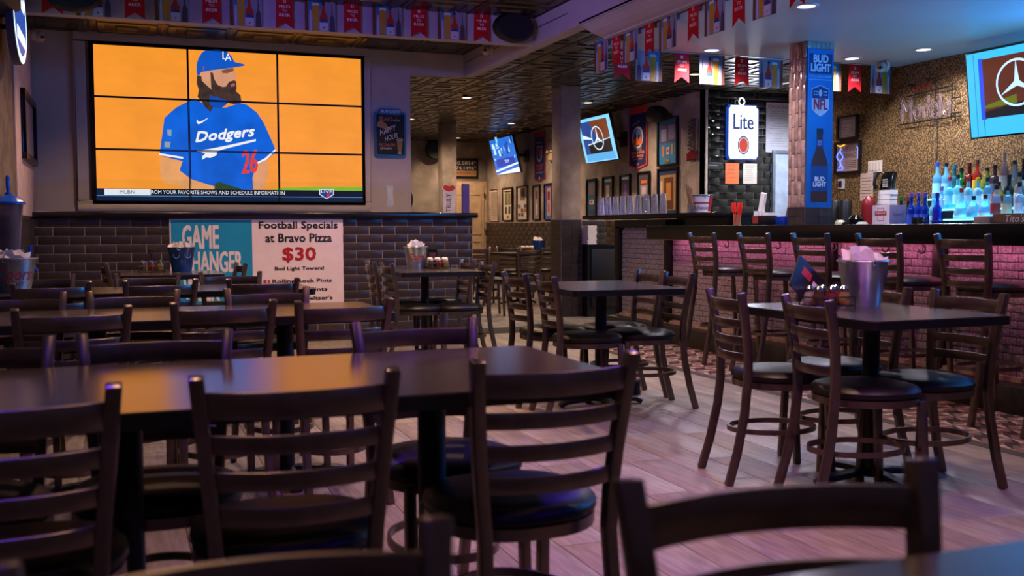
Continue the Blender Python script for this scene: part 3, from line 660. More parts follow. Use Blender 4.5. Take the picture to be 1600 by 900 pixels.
# dark cabinet beside the column and its paper stack
cb = thing('low_cabinet', 'low black cabinet between the tiled column and the bar', 'cabinet', (5.55, 11.6, 0), world=True)
MB().box(5.385, 5.86, 11.5, 11.95, 0, .88).build('body', MATS['cabinet_black'], cb)
d_ = MB().box(5.43, 5.82, 11.48, 11.5, .12, .84).build('door', M('cabinet_door', '17130F', .4), cb, bevel=.004)
MB().lathe([(.012, 0), (.012, .02), (.004, .025)], 10, (5.79, 11.472, .62)).build('knob', mChrome, d_, org=cb['_o'])
MB().box(5.375, 5.87, 11.47, 11.96, .88, .9).build('cabinet_top', mBlackG, cb)
wsc = struct('wall_low_tiled', MB().box(5.375, 5.86, 11.96, 12.08, 0, 1.2), mGroutD, 'stub of dark tiled wall behind the low cabinet'); tiles_y(wsc, 11.96, 5.375, 5.86, 1.195, 5, .263, .0802, .004, mDarkTile)
ps = thing('paper_stack', 'tall stack of white papers on the low black cabinet', 'paper stack', (5.42, 11.6, .9), world=True)
for i in range(12): MB().box(5.39 + random.uniform(-.006, .006), 5.51 + random.uniform(-.006, .006), 11.5, 11.72, .9 + i * .0195, .918 + i * .0195).build('ream', mWhite, ps)
# upside-down beer glasses
mBeerGlass = M('glassware', 'EEF2F6', .03, 0, 0, trans=.85, ior=1.45, spec=1., coat=.8)
g0 = MB(); g0.lathe([(0, .19), (.025, .188), (.0285, .16), (.038, .004), (.042, 0), (.041, .01), (.032, .16), (.030, .19), (.031, .205), (0, .205)], 16)
gm = g0.mesh('beer_glass', mBeerGlass, smooth=True)
gi = 0; ORD = ['first', 'second', 'third', 'fourth', 'fifth', 'sixth', 'seventh', 'eighth', 'ninth', 'tenth', 'eleventh']
for k_ in range(9):
    for rr_ in range(1):
        o = inst(gm, 'beer_glass', None, (5.12 + rr_ * .13, 9.14 + k_ * .178 + rr_ * .03, 1.243)); gi += 1
        tag(o, 'upside-down pint glass, %s in the row counted from the red-white bucket' % ORD[k_], 'glass', 'pint glasses on the raised bar shelf')
# ------------------------------------------------------------------ buckets
mGalv = M('galvanised', '9AA0A8', .32, .9, .12, 14, .05, 60)
def bucket(name, x, y, z, h, r, mat, label, napk=7, rim=None, seed=1):
    t_ = thing(name, label, 'bucket', (x, y, z)); b = MB()
    b.lathe([(r * .70, 0), (r * .98, h * .97), (r * 1.04, h), (r * 1.04, h + .006), (r * .96, h), (r * .69, .006), (0, .006)], 28); b.build('pail', mat, t_, smooth=True)
    MB().tube([(r * 1.03 * math.cos(2 * PI * i / 28), r * 1.03 * math.sin(2 * PI * i / 28), h) for i in range(28)], .004, 6, True).build('rim', rim or mGalv, t_, smooth=True)
    for s_ in (-1, 1): MB().tube([(s_ * r * .25 + .012 * math.cos(2 * PI * i / 12), -r * 1.01, h * .97 + .012 * math.sin(2 * PI * i / 12)) for i in range(12)], .003, 5, True).build('handle_eye', mGalv, t_) if s_ < 0 else None
    rnd = random.Random(seed)
    for i in range(napk):
        a = rnd.uniform(0, 6.28); d = rnd.uniform(0, r * .5); M4 = Matrix.Translation((d * math.cos(a), d * math.sin(a) * .8, h - .05)) @ Matrix.Rotation(rnd.uniform(-.6, .6), 4, 'Z') @ Matrix.Rotation(rnd.uniform(-.35, .35), 4, 'Y') @ Matrix.Rotation(rnd.uniform(-.25, .25), 4, 'X')
        n_ = MB(); w = r * .45; hh = .075 + rnd.uniform(.0, .035); pts = []
        for u in range(5):
            for v in range(3): pts.append((-w + 2 * w * u / 4, .008 * math.sin(u * 2.1 + i) + .01 * (v - 1), hh * v / 2 + (rnd.uniform(-.012, .012) if v == 2 else 0)))
        n_.add(pts, [(3 * u + v, 3 * u + 3 + v, 3 * u + 4 + v, 3 * u + 1 + v) for u in range(4) for v in range(2)], M4)
        n_.add([(p[0], p[1] + .006, p[2]) for p in pts], [(3 * u + 1 + v, 3 * u + 4 + v, 3 * u + 3 + v, 3 * u + v) for u in range(4) for v in range(2)], M4)
        n_.build('napkin', mNap, t_, smooth=True)
    return t_
def wrap(t_, s, r0, r1, h, z0, z1, a0, a1, mat, name='lettering', n=1, shear=0):
    vs, fs = glyphs(s); m = MB()
    def pt(a, b):
        z = z0 + (z1 - z0) * b; rad = r0 + (r1 - r0) * z / h + .0025; th = a0 + (a1 - a0) * a + shear * b
        return (rad * math.cos(th), rad * math.sin(th), z)
    m.add([pt(a, b) for a, b in vs], fs); return m.build(name, mat, t_)
bk = bucket('steel_bucket', 3.10, 3.72, .75, .20, .108, mGalv, 'plain steel bucket of napkins on the table before the bar', 8, seed=3)
MB().add([(.088 * math.cos(a) * (1 + .22 * k2), .088 * math.sin(a) * (1 + .22 * k2), .07 + .09 * k2) for k2 in (0, 1) for a in (-.85, -.7, -.55, -.4)], [(0, 1, 5, 4), (1, 2, 6, 5), (2, 3, 7, 6)]).build('violet_patch', PR('4A2058'), bk)  # flat violet patch on the side of the pail
bk = bucket('lettered_bucket', 2.42, 8.72, .75, .19, .105, mGalv, 'silver bucket with red script lettering and napkins, beside the half wall', 7, seed=5)
wrap(bk, 'Coors', .0735, .103, .19, .075, .135, R(-145), R(-55), PR('B01830'), shear=.12); wrap(bk, 'LIGHT', .0735, .103, .19, .045, .065, R(-120), R(-75), PR('4A4E78'))
bk = bucket('lettered_bucket', -.575, 6.42, .75, .19, .125, mGalv, 'silver bucket with red script lettering at the left picture edge', 9, seed=9)
wrap(bk, 'Coors', .0875, .123, .19, .07, .14, R(-135), R(-30), PR('B01830'), shear=.12); wrap(bk, 'LIGHT', .0875, .123, .19, .035, .062, R(-110), R(-50), PR('3A3E58'))
mBlueB = M('blue_bucket_paint', '123A78', .3, .3, .3, 20)
bk = bucket('blue_bucket', .47, 8.98, .75, .20, .112, mBlueB, 'blue bucket filled with napkins in front of the blue poster', 9, rim=mBlueB, seed=12)
for s_ in (-1, 1): MB().tube([((.1 + .0) * math.cos(R(-90 + s_ * 28) + .28 * math.cos(2 * PI * i / 14)), .1 * math.sin(R(-90 + s_ * 28) + .28 * math.cos(2 * PI * i / 14)), .14 + .025 * math.sin(2 * PI * i / 14)) for i in range(14)], .003, 5, True).build('scroll', M('pale_blue_ink', '5A88C8', .4), bk)
bk = bucket('red_white_bucket', 5.2, 8.52, 1.243, .165, .10, M('white_pail', 'C8C0CC', .35, .2), 'white and red beer bucket on the raised bar shelf', 0, seed=2)
wrap(bk, 'Budweiser', .07, .098, .165, .03, .07, R(-190), R(-80), PR('3A3068'), shear=.1)
m = MB(); m.add([((.0705 + .028 * z / .165) * 1.03 * math.cos(R(a)), (.0705 + .028 * z / .165) * 1.03 * math.sin(R(a)), z) for z in (.085, .10) for a in range(-200, -60, 20)], [(i, i + 1, i + 8, i + 7) for i in range(6)]).build('red_band', PR('8A1A30'), bk)
m = MB(); m.add([((.0705 + .028 * z / .165) * 1.03 * math.cos(R(a)), (.0705 + .028 * z / .165) * 1.03 * math.sin(R(a)), z) for z in (.01, .155) for a in range(-80, -10, 14)], [(i, i + 1, i + 6, i + 5) for i in range(4)]).build('red_panel', PR('8A1420'), bk)
P = Panel((5.2 - .0935, 8.52 - .03, 1.243), (.25, -.97, 0), (0, 0, 1))
# ------------------------------------------------------------------ caddies with sauce jars
def caddy(x, y, z, label, n=6, red=False, menu=True, hook=False, seed=1):
    t_ = thing('condiment_caddy', label, 'caddy', (x, y, z)); rnd = random.Random(seed)
    c = MB()
    for zz in (.012, .05): c.tube([(a, b, zz) for a, b in ((-.10, -.06), (.10, -.06), (.10, .06), (-.10, .06))], .003, 5, True)
    for a, b in ((-.10, -.06), (.10, -.06), (.10, .06), (-.10, .06), (0, -.06), (0, .06)): c.tube([(a, b, 0), (a, b, .05)], .003, 5)
    c.box(-.10, .10, -.06, .06, .008, .012); c.build('wire_rack', mIron, t_)
    if hook:
        h_ = MB(); h_.tube([(0, 0, .01), (0, 0, .155)], .005, 6); h_.tube([(.018 * math.cos(2 * PI * i / 14), 0, .172 + .018 * math.sin(2 * PI * i / 14)) for i in range(14)], .005, 6, True); h_.build('carry_handle', mIron, t_)
    fills = ['4A3014', '6A2014', '7A6030', '8A8478', '341A0E', '6A2820']
    for i in range(n):
        px, py = -.068 + .068 * (i % 3), -.03 + .06 * (i // 3)
        j = MB(); j.lathe([(.022, .012), (.026, .02), (.026, .055), (.018, .072), (.018, .076)], 12, (px, py, 0)); jo = j.build('jar', M('jar_fill_' + fills[i % 6], 'C03028' if red and i % 2 else fills[i % 6], .12, coat=.6), t_, smooth=True)
        MB().lathe([(.020, .074), (.021, .086), (.012, .098), (.0, .10)], 12, (px, py, 0)).build('lid', mChrome if not red else M('white_lid', 'D8D4D0', .4), jo, smooth=True)
    if menu:
        m_ = MB(); m_.box(-.10, .10, -.004, .004, 0, .16); o = m_.build('menu_booklet', M('menu_cover', '1C1620', .35), t_); o.location = (-.09, .055, .045); o.rotation_euler = (R(-12), R(38), R(10))
        q = MB(); q.use(PR('A82430')).box(-.055, .01, -.0055, -.004, .09, .13); q.use(PR('D0BCB8')).box(.03, .095, -.0055, -.004, .02, .11); q.build('menu_print', None, o)
    return t_
caddy(2.86, 3.66, .75, 'wire caddy of spice jars with a tilted menu, before the steel bucket', hook=False)
caddy(2.60, 8.66, .75, 'caddy of red and white sauce jars beside the silver lettered bucket', red=True, menu=False, seed=4)
o = MB().box(-.045, .045, -.035, .035, 0, .17).build('menu_box', M('menu_box', '120E0E', .3)); o.location = (2.585, 8.80, .75); tag(o, 'upright black menu card holder behind the red sauce jars', 'menu holder')
MB().slab(PY(-.036), -.03, .07, .03, .14, 0, .001).build('menu_face', PR('4A1818'), o)
caddy(.23, 8.95, .75, 'caddy of dark jars with a ring handle, left of the blue bucket', menu=False, hook=True, seed=6)
caddy(5.5, 13.8, .75, 'condiment caddy on the dim rear-room table, left one', red=True, menu=False); caddy(6.15, 13.85, .75, 'condiment caddy on the dim rear-room table, right one', red=True, menu=False)
bucket('blue_bucket', 5.78, 14.05, .75, .17, .11, mBlueB, 'small blue bucket of napkins on the dim rear-room table', 5, rim=mBlueB, seed=8)
# ------------------------------------------------------------------ beer tower at the left edge
tw = thing('beer_tower', 'clear beer tower with bright blue cap and tap at the left edge', 'beer tower', (-.61, 6.66, .75)); mBlueP = M('blue_plastic', '0E48B0', .25, coat=.4)
MB().lathe([(.085, 0), (.085, .02), (.05, .04), (.05, .16), (.075, .18), (.075, .235)], 20).build('base', mBlueP, tw, smooth=True)
MB().lathe([(.055, .235), (.078, .50), (.074, .50), (.051, .24), (0, .24)], 20).build('tube', M('tower_acrylic', 'B0A8B8', .08, trans=.85, ior=1.2), tw, smooth=True)
MB().lathe([(.092, .50), (.092, .515), (.06, .545), (.018, .558), (.018, .57)], 20).build('cap', mBlueP, tw, smooth=True)
MB().lathe([(.008, .57), (.012, .60), (.012, .66), (.004, .675), (0, .675)], 12).build('cap_handle', mBlueP, tw, smooth=True)
tp = MB().tube([(.05, -.05, .17), (.12, -.09, .165)], .012, 10).build('tap', mChrome, tw, smooth=True)
MB().tube([(.11, -.085, .17), (.115, -.088, .26)], [.008, .013], 8).build('tap_lever', mBlueP, tp, smooth=True); MB().tube([(.115, -.088, .16), (.15, -.10, .11)], .009, 8).build('tap_spout', mBlueP, tp, smooth=True)
# ================================================================== flags
mS = [PR('6E84A8', .7, .35), PR('B8A8B4', .7, .35)]
def flag_red(flip):
    m = MB(); P_ = Panel((0, 0, 0), (1, 0, 0), (0, 0, 1)); m.use(PR('C8101C', .7, .35)).ext(P_, [(-.068, 0), (.068, 0), (.073, -.255), (0, -.205), (-.073, -.255)], -.0006, .0006)
    m.use(PR('E4D0CC'))
    for s_, a, z0, z1 in (('0', .012, -.05, -.022), ('MILES', .044, -.088, -.066), ('TO', .02, -.12, -.10), ('BEER', .044, -.155, -.133)):
        m.text(P_, s_, -a, z0, a, z1, .001, flip=flip)
    return m.mesh('red_flag')
def flag_pic(flip):
    m = MB(); P_ = Panel((0, 0, 0), (-1 if flip else 1, 0, 0), (0, 0, 1)); sg = -1 if flip else 1
    def d(x): return sg * x
    T_ = .35
    m.use(PR('9A96A8', .7, T_)).ext(P_, [(-.125, 0), (.125, 0), (.125, -.255), (-.125, -.255)], -.0006, .0006)
    m.use(PR('3C86B4', .7, T_)).pp(P_, [(-.095, 0), (.03, 0), (-.01, -.10), (-.095, -.12)], d(.001))
    m.use(PR('7A4430', .7, T_)).pp(P_, [(-.125, 0), (-.10, 0), (-.095, -.255), (-.125, -.255)], d(.0012)); m.use(PR('C8CCD4', .7, T_)).rect(P_, -.085, -.255, -.072, -.09, d(.0011))
    m.use(PR('D09A30', .7, T_)).pp(P_, [(-.068, -.05), (-.008, -.05), (-.018, -.255), (-.055, -.255)], d(.0013)); m.use(PR('E4DCD0', .7, T_)).pp(P_, [(-.072, -.05), (-.06, -.03), (-.015, -.03), (-.004, -.05)], d(.0013))
    m.use(PR('C83C18', .7, T_)).pp(P_, [(.015, -.045), (.035, -.045), (.04, -.10), (.062, -.14), (.062, -.25), (-.006, -.25), (-.006, -.14), (.012, -.10)], d(.0015))
    m.use(PR('3A2A50', .7, T_)).rect(P_, .014, -.045, .036, -.02, d(.0016)); m.use(PR('1C4C9C', .7, T_)).pp(P_, [(-.006, -.175), (.028, -.15), (.062, -.175), (.062, -.185), (-.006, -.185)], d(.0017)); m.use(PR('D8D4DC', .7, T_)).rect(P_, -.006, -.25, .062, -.182, d(.0017)); m.use(PR('B01C28', .7, T_)).ell(P_, .028, -.225, .006, .008, d(.002), 8)
    m.use(PR('5A4A58', .7, T_)).pp(P_, [(.094, -.03), (.098, -.03), (.102, -.12), (.116, -.15), (.12, -.255), (.074, -.255), (.078, -.15), (.09, -.12)], d(.0013))
    return m.mesh('picture_flag')
FR, FP, FRb, FPb = flag_red(False), flag_pic(False), flag_red(True), flag_pic(True)
def string(name, label, pts): return tag(MB().tube(pts, .0025, 5).build(name, M('white_string', 'C8C0D0', .6)), label, 'string')
def fl_(me, loc, rz, label, grp): o = inst(me, 'pennant', None, loc, (0, 0, rz)); tag(o, label, 'pennant', grp); return o
string('flag_string', 'string of flags along the beam before the video wall', [(XL, 8.46, 2.972), (1.4, 8.46, 2.966), (3.44, 8.46, 2.968)])
ordn = ['first', 'second', 'third', 'fourth', 'fifth', 'sixth', 'seventh', 'eighth', 'ninth']
for i, x in enumerate((-.437, .142, .709, 1.275, 1.826, 2.394, 2.953)): fl_(FR, (x, 8.458, 2.966), 0, 'red swallow-tail beer pennant above the video wall, %s from the left' % ordn[i], 'red pennants on the beam')
for i, x in enumerate((-.149, .41, .97, 1.56, 2.118, 2.68)): fl_(FP, (x, 8.454, 2.966), 0, 'beer-picture flag above the video wall, %s from the left' % ordn[i], 'picture flags on the beam')
string('flag_string', 'string of flags along the crown moulding of the bar ceiling', [(3.745, 8.0, 2.655), (3.745, 6.5, 2.65), (3.745, 3.0, 2.65)])
for i, y in enumerate((7.45, 6.90, 6.27, 5.71, 5.10)): fl_(FR, (3.742, y, 2.65), R(-90), 'red swallow-tail pennant on the bar crown moulding, %s from the far end' % ordn[i], 'red pennants on the crown moulding')
for i, y in enumerate((7.72, 7.20, 6.62, 5.99, 5.42)): fl_(FP, (3.738, y, 2.65), R(-90), 'beer-picture flag on the bar crown moulding, %s from the far end' % ordn[i], 'picture flags on the crown moulding')
string('flag_string', 'string of reversed flags along the far edge of the bar ceiling', [(3.8, 7.762, 2.60), (5.5, 7.762, 2.59), (6.84, 7.762, 2.60)])
for i, x in enumerate((3.955, 4.526, 5.128, 6.345)): fl_(FRb, (x, 7.768, 2.597), 0, 'red pennant with mirrored lettering on the far bar ceiling edge, %s from the left' % ordn[i], 'reversed red pennants')
for i, x in enumerate((4.211, 4.829, 5.433, 6.07, 6.652)): fl_(FPb, (x, 7.772, 2.597), 0, 'reversed beer-picture flag on the far bar ceiling edge, %s from the left' % ordn[i], 'reversed picture flags')
# ================================================================== ceiling fittings
def downlight(x, y, z, label, col, p, vis_=2.6, ang=155):
    t_ = thing('downlight', label, 'ceiling light', (x, y, z))
    m = MB(); m.lathe([(.085, 0), (.085, -.006), (.062, -.008), (.058, 0)], 24); m.build('trim_ring', M('white_trim', 'C8C4C0', .4), t_, smooth=True)
    MB().lathe([(.0, -.0035), (.06, -.003)], 20).build('lens', EM(col, vis_), t_)
    l = bpy.data.lights.new('downlight_lamp', 'SPOT'); l.color = hexl(col); l.energy = p; l.spot_size = R(ang); l.spot_blend = .7; l.shadow_soft_size = .05
    o = bpy.data.objects.new('downlight_lamp', l); COL.objects.link(o); o.parent = t_; o.location = (0, 0, -.02); return t_
for x, y, lb in ((4.33, 13.02, 'warm round downlight nearest the soffit in the rear ceiling'), (6.08, 12.98, 'warm round downlight just right of the concrete column'), (4.33, 15.85, 'warm downlight at the edge of the video wall'), (6.08, 15.95, 'warm round downlight above the far television'), (6.06, 18.8, 'farthest warm downlight before the back wall'), (6.12, 10.2, 'warm downlight behind the reversed red pennants')):
    downlight(x, y, 2.838, lb, 'FFDAB8', 160, 4.)
downlight(7.75, 10.4, 2.838, 'bright white downlight above the black tile wall', 'E8F4FF', 260, 6.)
for x, y, lb in ((4.70, 7.575, 'cool round downlight at the left of the bar ceiling'), (4.378, 5.864, 'cool round downlight behind the upper red pennant'), (6.108, 7.521, 'cool round downlight just right of the printed column'), (6.376, 6.941, 'cool round downlight nearest the wall sign over the bar')):
    downlight(x, y, 2.60, lb, 'F4F0FF', 130, 4.)
def speaker(name, x, y, z, rx, ry, rz_, label, mount=None):
    t_ = thing(name, label, 'speaker', (x, y, z)); m = MB(); vs = []
    prof = [(0, -1), (.5, -.87), (.8, -.6), (.97, -.25), (1, 0), (.97, .25), (.85, .5)]
    m.lathe([(r_ * rx, h_ * ry) for r_, h_ in prof], 24); o = m.build('body', M('speaker_black', '0D0D10', .55, bump=.05, bs=300), t_, smooth=True); o.rotation_euler = (R(90), 0, 0) if mount == 'y' else (0, R(-90), 0); 
    o.scale = (1, 1, 1) 
    MB().tube([(0, .02, 0), (0, ry + .05, 0)] if mount == 'y' else [(.02, 0, 0), (ry + .05, 0, 0)], .02, 8).build('bracket', mBlack, t_)
    return o
s_ = speaker('wall_speaker', 3.21, 8.36, 2.83, .19, .12, 0, 'black oval speaker on the beam above the half wall end', 'y'); s_.scale = (1, .68, 1)
s_ = speaker('wall_speaker', -.285, 8.36, 2.82, .19, .12, 0, 'black oval speaker cut by the top edge at the left', 'y'); s_.scale = (1, .55, 1)
s_ = speaker('wall_speaker', 6.72, 12.2, 2.62, .15, .17, 0, 'black speaker on the rear wall beside the orange and blue pennant', 'x'); s_.scale = (.75, 1, 1)
s_ = speaker('wall_speaker', 5.85, 19.6, 2.66, .2, .1, 0, 'black round speaker on the far concrete wall', 'y')
o = MB(); o.lathe([(0, -.1), (.12, -.06), (.14, 0), (.12, .06), (0, .1)], 20); o = o.build('wall_speaker', MATS['speaker_black'], smooth=True); o.location = (2.90, 10.9, 1.42); o.rotation_euler = (R(90), 0, 0); o.scale = (.7, 1.1, 1); tag(o, 'black round speaker peeking past the video wall edge', 'speaker')
def dome(x, y, z, label, aim):
    t_ = thing('security_camera', label, 'camera', (x, y, z)); w = M('camera_white', 'B4A898', .4)
    MB().lathe([(.055, -.02), (.055, .01), (.045, .02)], 18).build('base', w, t_, smooth=True).rotation_euler = (0, R(90) * aim, 0)
    MB().lathe([(0, -.05), (.03, -.043), (.046, -.02), (.048, .01), (.03, .04), (0, .045)], 18, (-.045 * aim, 0, -.015)).build('ball', w, t_, smooth=True)
    MB().lathe([(0, -.02), (.02, -.015), (.022, 0), (0, .01)], 12, (-.075 * aim, -.035, -.02)).build('lens', mBlackG, t_, smooth=True)
dome(3.45, 9.62, 2.87, 'small white ball camera on the soffit near the video wall', 1); dome(6.5, 7.55, 2.56, 'blue-lit camera under the bar ceiling by the last reversed flag', 1); dome(XL + .06, 10.2, 2.85, 'pinkish dome camera in the top left corner', -1)
# ================================================================== televisions
def tv(name, label, cx, cy, cz, w, h, draw, tilt=.25, arm=.3):
    U = Vector((-tilt, 0, 1)).normalized(); P_ = Panel((cx, cy, cz), (0, -1, 0), U)
    t_ = thing(name, label, 'television', (cx, cy, cz), world=True)
    MB().slab(P_, -w / 2, -h / 2, w / 2, h / 2, -.045, 0).build('case', mBlackG, t_, bevel=.004)
    s = MB(); draw(s, P_, w / 2 - .014, h / 2 - .014); s.build('screen', None, t_)
    MB().tube([P_.p(0, 0, -.04), Vector((cx + arm, cy, cz + .02))], .025, 8).build('wall_arm', mIron, t_)
    MB().box(cx + arm - .01, cx + arm + .02, cy - .1, cy + .1, cz - .1, cz + .12).build('wall_plate', mIron, t_)
    return t_
def star(s, P_, u, v, ru, rv, m, d=.003):
    s.use(m).ring(P_, u, v, ru, rv, ru * .09, d)
    for a in (90, 210, 330):
        c, q_ = math.cos(R(a)), math.sin(R(a)); s.pp(P_, [(u + c * ru * .95, v + q_ * rv * .95), (u - q_ * ru * .13, v + c * rv * .13), (u, v), (u + q_ * ru * .13, v - c * rv * .13)], d + .0003)
def dr_merc(s, P_, a, b):
    s.use(EM('7CC8F4', 1.3)).rect(P_, -a, -b, a, b, .001)
    s.use(EM('2A4C9C', .9, .6, 6)).rect(P_, -a * .86, -b * .62, a * .80, b * .86, .0015); s.use(EM('8A4424', .8, .3, 4)).pp(P_, [(-a * .3, b * .86), (a * .80, b * .86), (a * .80, b * .0), (a * .1, -b * .05)], .002)
    s.use(EM('15161E', .7)).pp(P_, [(-a * .55, -b * .62), (a * .80, -b * .62), (a * .80, -b * .05), (-a * .6, -b * .2)], .0022)
    s.use(EM('D8ECFF', 1.2)).pp(P_, [(-a * .86, b * .1), (-a * .3, b * .02), (-a * .3, b * .08), (-a * .86, b * .3)], .0024); s.pp(P_, [(-a * .6, -b * .22), (a * .80, -b * .03), (a * .80, 0), (-a * .6, -b * .17)], .0025)
    s.use(EM('58A8E0', 1.2)).rect(P_, -a * .86, -b * .95, a * .9, -b * .62, .0026)
    star(s, P_, a * .05, b * .05, a * .36, b * .55, EM('C8E4FF', 1.4), .004)
tv('television', 'tilted television showing a star-in-ring emblem on the concrete wall', 6.55, 13.66, 2.40, 1.10, .68, dr_merc, arm=.425)
def dr_arena(s, P_, a, b):
    s.use(EM('2470D8', 1.1, .4, 10)).rect(P_, -a, -b, a, b, .001); rnd = random.Random(4)
    for i in range(26):
        u, v = rnd.uniform(-a * .9, a * .8), rnd.uniform(0, b * .85); s.use(EM(rnd.choice(['7CD0FF', '1844A8', 'B8E4FF', '0C2C70']), 1.2)).rect(P_, u, v, u + rnd.uniform(.03, .12), v + rnd.uniform(.03, .12), .0015)
    s.use(EM('A8E0FF', 1.3)).ring(P_, 0, -b * .05, a * .92, b * .35, b * .13, .002, a0=PI, a1=2 * PI); s.use(EM('1440B0', 1.1)).pp(P_, [(-a * .8, -b * .15), (a * .8, -b * .1), (a * .8, -b * .5), (-a * .8, -b * .6)], .0022)
    s.use(EM('E8F4FF', 1.2)).pp(P_, [(-a, -b * .75), (a, -b * .45), (a, -b * .55), (-a, -b * .85)], .0024); s.pp(P_, [(-a, -b), (a, -b), (a, -b * .72), (-a * .6, -b * .92)], .0024); s.text(P_, '2019', -a * .05, -b * .4, a * .3, -b * .22, .0026)
tv('television', 'small far television showing a blue arena broadcast', 6.55, 17.55, 2.42, 1.22, .68, dr_arena, arm=.425)
def dr_bar(s, P_, a, b):
    s.use(EM('38B4F8', 1.35)).rect(P_, -a, -b, a, b, .001)
    s.use(EM('2C50F0', 1.1)).pp(P_, [(-a * .80, -b * .6), (-a * .70, -b * .6), (-a * .72, b * .84), (-a * .8, b * .84)], .0012)
    s.use(EM('6C3420', .8, .3, 3)).rect(P_, -a * .73, -b * .58, a * .9, b * .82, .0015); s.use(EM('7A8C1C', .7)).pp(P_, [(-a * .73, -b * .35), (-a * .2, -b * .3), (-a * .2, -b * .1), (-a * .73, -b * .28)], .0018); s.use(EM('131A24', .7)).pp(P_, [(-a * .73, -b * .58), (a * .9, -b * .58), (a * .9, -b * .05), (-a * .73, -b * .42)], .002)
    s.use(EM('0C5CA0', .9)).rect(P_, -a * .88, -b * .97, -a * .872, b * .97, .002); s.rect(P_, -a * .76, -b * .97, -a * .75, -b * .58, .002)
    star(s, P_, -a * .18, b * .16, a * .34, b * .55, EM('B8DCFF', 1.4), .004)
tv('television', 'large bright blue television high on the wall at the right picture edge', 6.52, 5.98, 2.165, 1.22, .70, dr_bar, tilt=.12, arm=.305)
area('added_bar_ceiling_wash', (6.78, 3.5, 2.25), (R(180), R(-32), 0), .05, 3.4, '1488FF', 320)  # unseen blue lamp added to wash the bar ceiling, no cove exists
# ================================================================== framed prints on the right wall
PXr = PX(6.995)
def framed(yl, yr, zb, zt, label, fcol, mcol, parts, w=.022, X=6.995, cat='framed print'):
    P_ = PX(X); t_ = thing('framed_print', label, cat, (X, (yl + yr) / 2, zb), group='framed prints on the concrete wall', world=True)
    MB().frame(P_, -yl, zb, -yr, zt, w, 0, .035).build('frame', M('frame_' + fcol, fcol, .35), t_, bevel=.003)
    MB().slab(P_, -yl + w, zb + w, -yr - w, zt - w, 0, .012).build('mat_board', PR(mcol), t_)
    m = MB(); W_, H_ = (yl - yr) - 2 * w, (zt - zb) - 2 * w
    for n_, (u0_, v0_, u1_, v1_, c) in enumerate(parts): m.use(PR(c)).rect(P_, -yl + w + W_ * u0_, zb + w + H_ * v0_, -yl + w + W_ * u1_, zb + w + H_ * v1_, .0135 + .0008 * n_)
    if parts: m.build('picture', None, t_)
    return t_
lines = [(.12, .05 + i * .06, .88, .075 + i * .06, 'A89684') for i in range(15)]
framed(19.53, 19.05, 1.24, 1.89, 'unframed-looking pale text sheet nearest the cream door', 'B8A090', 'D0BCAA', lines, w=.01)
framed(18.79, 18.27, 1.245, 1.89, 'brown-framed print of players on cream, second from the door', '2A1C14', 'D8C8B0', [(.15, .48, .48, .85, '6A6A58'), (.52, .48, .85, .85, '8A7850'), (.2, .2, .4, .42, '3A3C38'), (.6, .2, .8, .42, '3A4038'), (.4, .06, .6, .12, '8A4A30'), (.15, .88, .85, .93, '3A2C24')])
framed(18.03, 17.48, 1.245, 1.892, 'brown-framed print with a grid of small photos, third from the door', '2A1C14', 'D4C8BC', [(.25, .58, .75, .95, '8A7A6C'), (.38, .72, .62, .88, '4A4038')] + [(.08 + .3 * ((i + (i // 3) * 1) % 3), .10 + .13 * (i // 2), .30 + .3 * ((i + (i // 3)) % 3), .2 + .13 * (i // 2), c) for i, c in enumerate(['8A5A40', '6A4A38', '9A6A58', '7A5040', '5A4A48', '8A7060'])])
framed(17.225, 16.89, 1.246, 1.88, 'narrow black-framed grey print, fourth from the door', '120E0E', '8A7A74', [(.3, .1, .7, .9, 'A89088'), (.4, .15, .6, .45, 'C8BCB4'), (.35, .6, .65, .85, '6A4A48')])
framed(16.685, 16.315, 1.241, 1.884, 'narrow black-framed blue print just left of the near column', '100E12', '5A4890', [(0, 0, 1, .5, '3A62A0'), (.25, .1, .75, .9, 'B08878'), (.35, .55, .65, .8, '6A2028'), (.4, .2, .6, .45, 'B83838')])
framed(14.934, 14.578, 1.25, 1.88, 'black-framed blue print just right of the near column', '100E12', '28506C', [(.15, .6, .85, .9, '6A5A5C'), (.25, .35, .75, .47, 'C8C0BC'), (.38, .38, .62, .45, '8A3028'), (.2, .06, .8, .2, '1C3A5C'), (.3, .02, .7, .06, '9A3020')])
framed(14.351, 13.995, 1.259, 1.895, 'black-framed action photo with pale header, left of the beer glasses', '0E0E10', '3A3438', [(.1, .88, .9, .96, '8AB8D8'), (.1, .45, .9, .84, '5A5054'), (.3, .5, .65, .8, 'B0A4A0'), (.15, .05, .85, .4, '2C4C64')])
framed(13.764, 13.431, 1.26, 1.895, 'black-framed photo of a player in purple behind the beer glasses', '0E0E10', '4A3C44', [(.1, .9, .9, .97, 'C8DCE8'), (.1, .45, .9, .86, '5C4A50'), (.35, .5, .65, .8, '7A5AA0'), (.15, .05, .85, .4, '2C3C54')])
framed(13.196, 12.846, 1.26, 1.903, 'black-framed print with orange heading behind the beer glasses', '0E0E10', '4A4048', [(.2, .76, .8, .83, 'C86830'), (.15, .45, .85, .72, '8A7878'), (.3, .5, .7, .68, 'B8A8B8'), (.15, .05, .85, .4, '2C3C54')])
framed(12.612, 12.062, 1.27, 1.917, 'larger blue-matted frame of bronze photos above the red-white bucket', '14100E', '202C54', [(.08, .08, .92, .88, '9A7850'), (.3, .1, .8, .82, '5A3018'), (.42, .3, .68, .7, 'B87838'), (.1, .2, .22, .75, 'D0B898')])
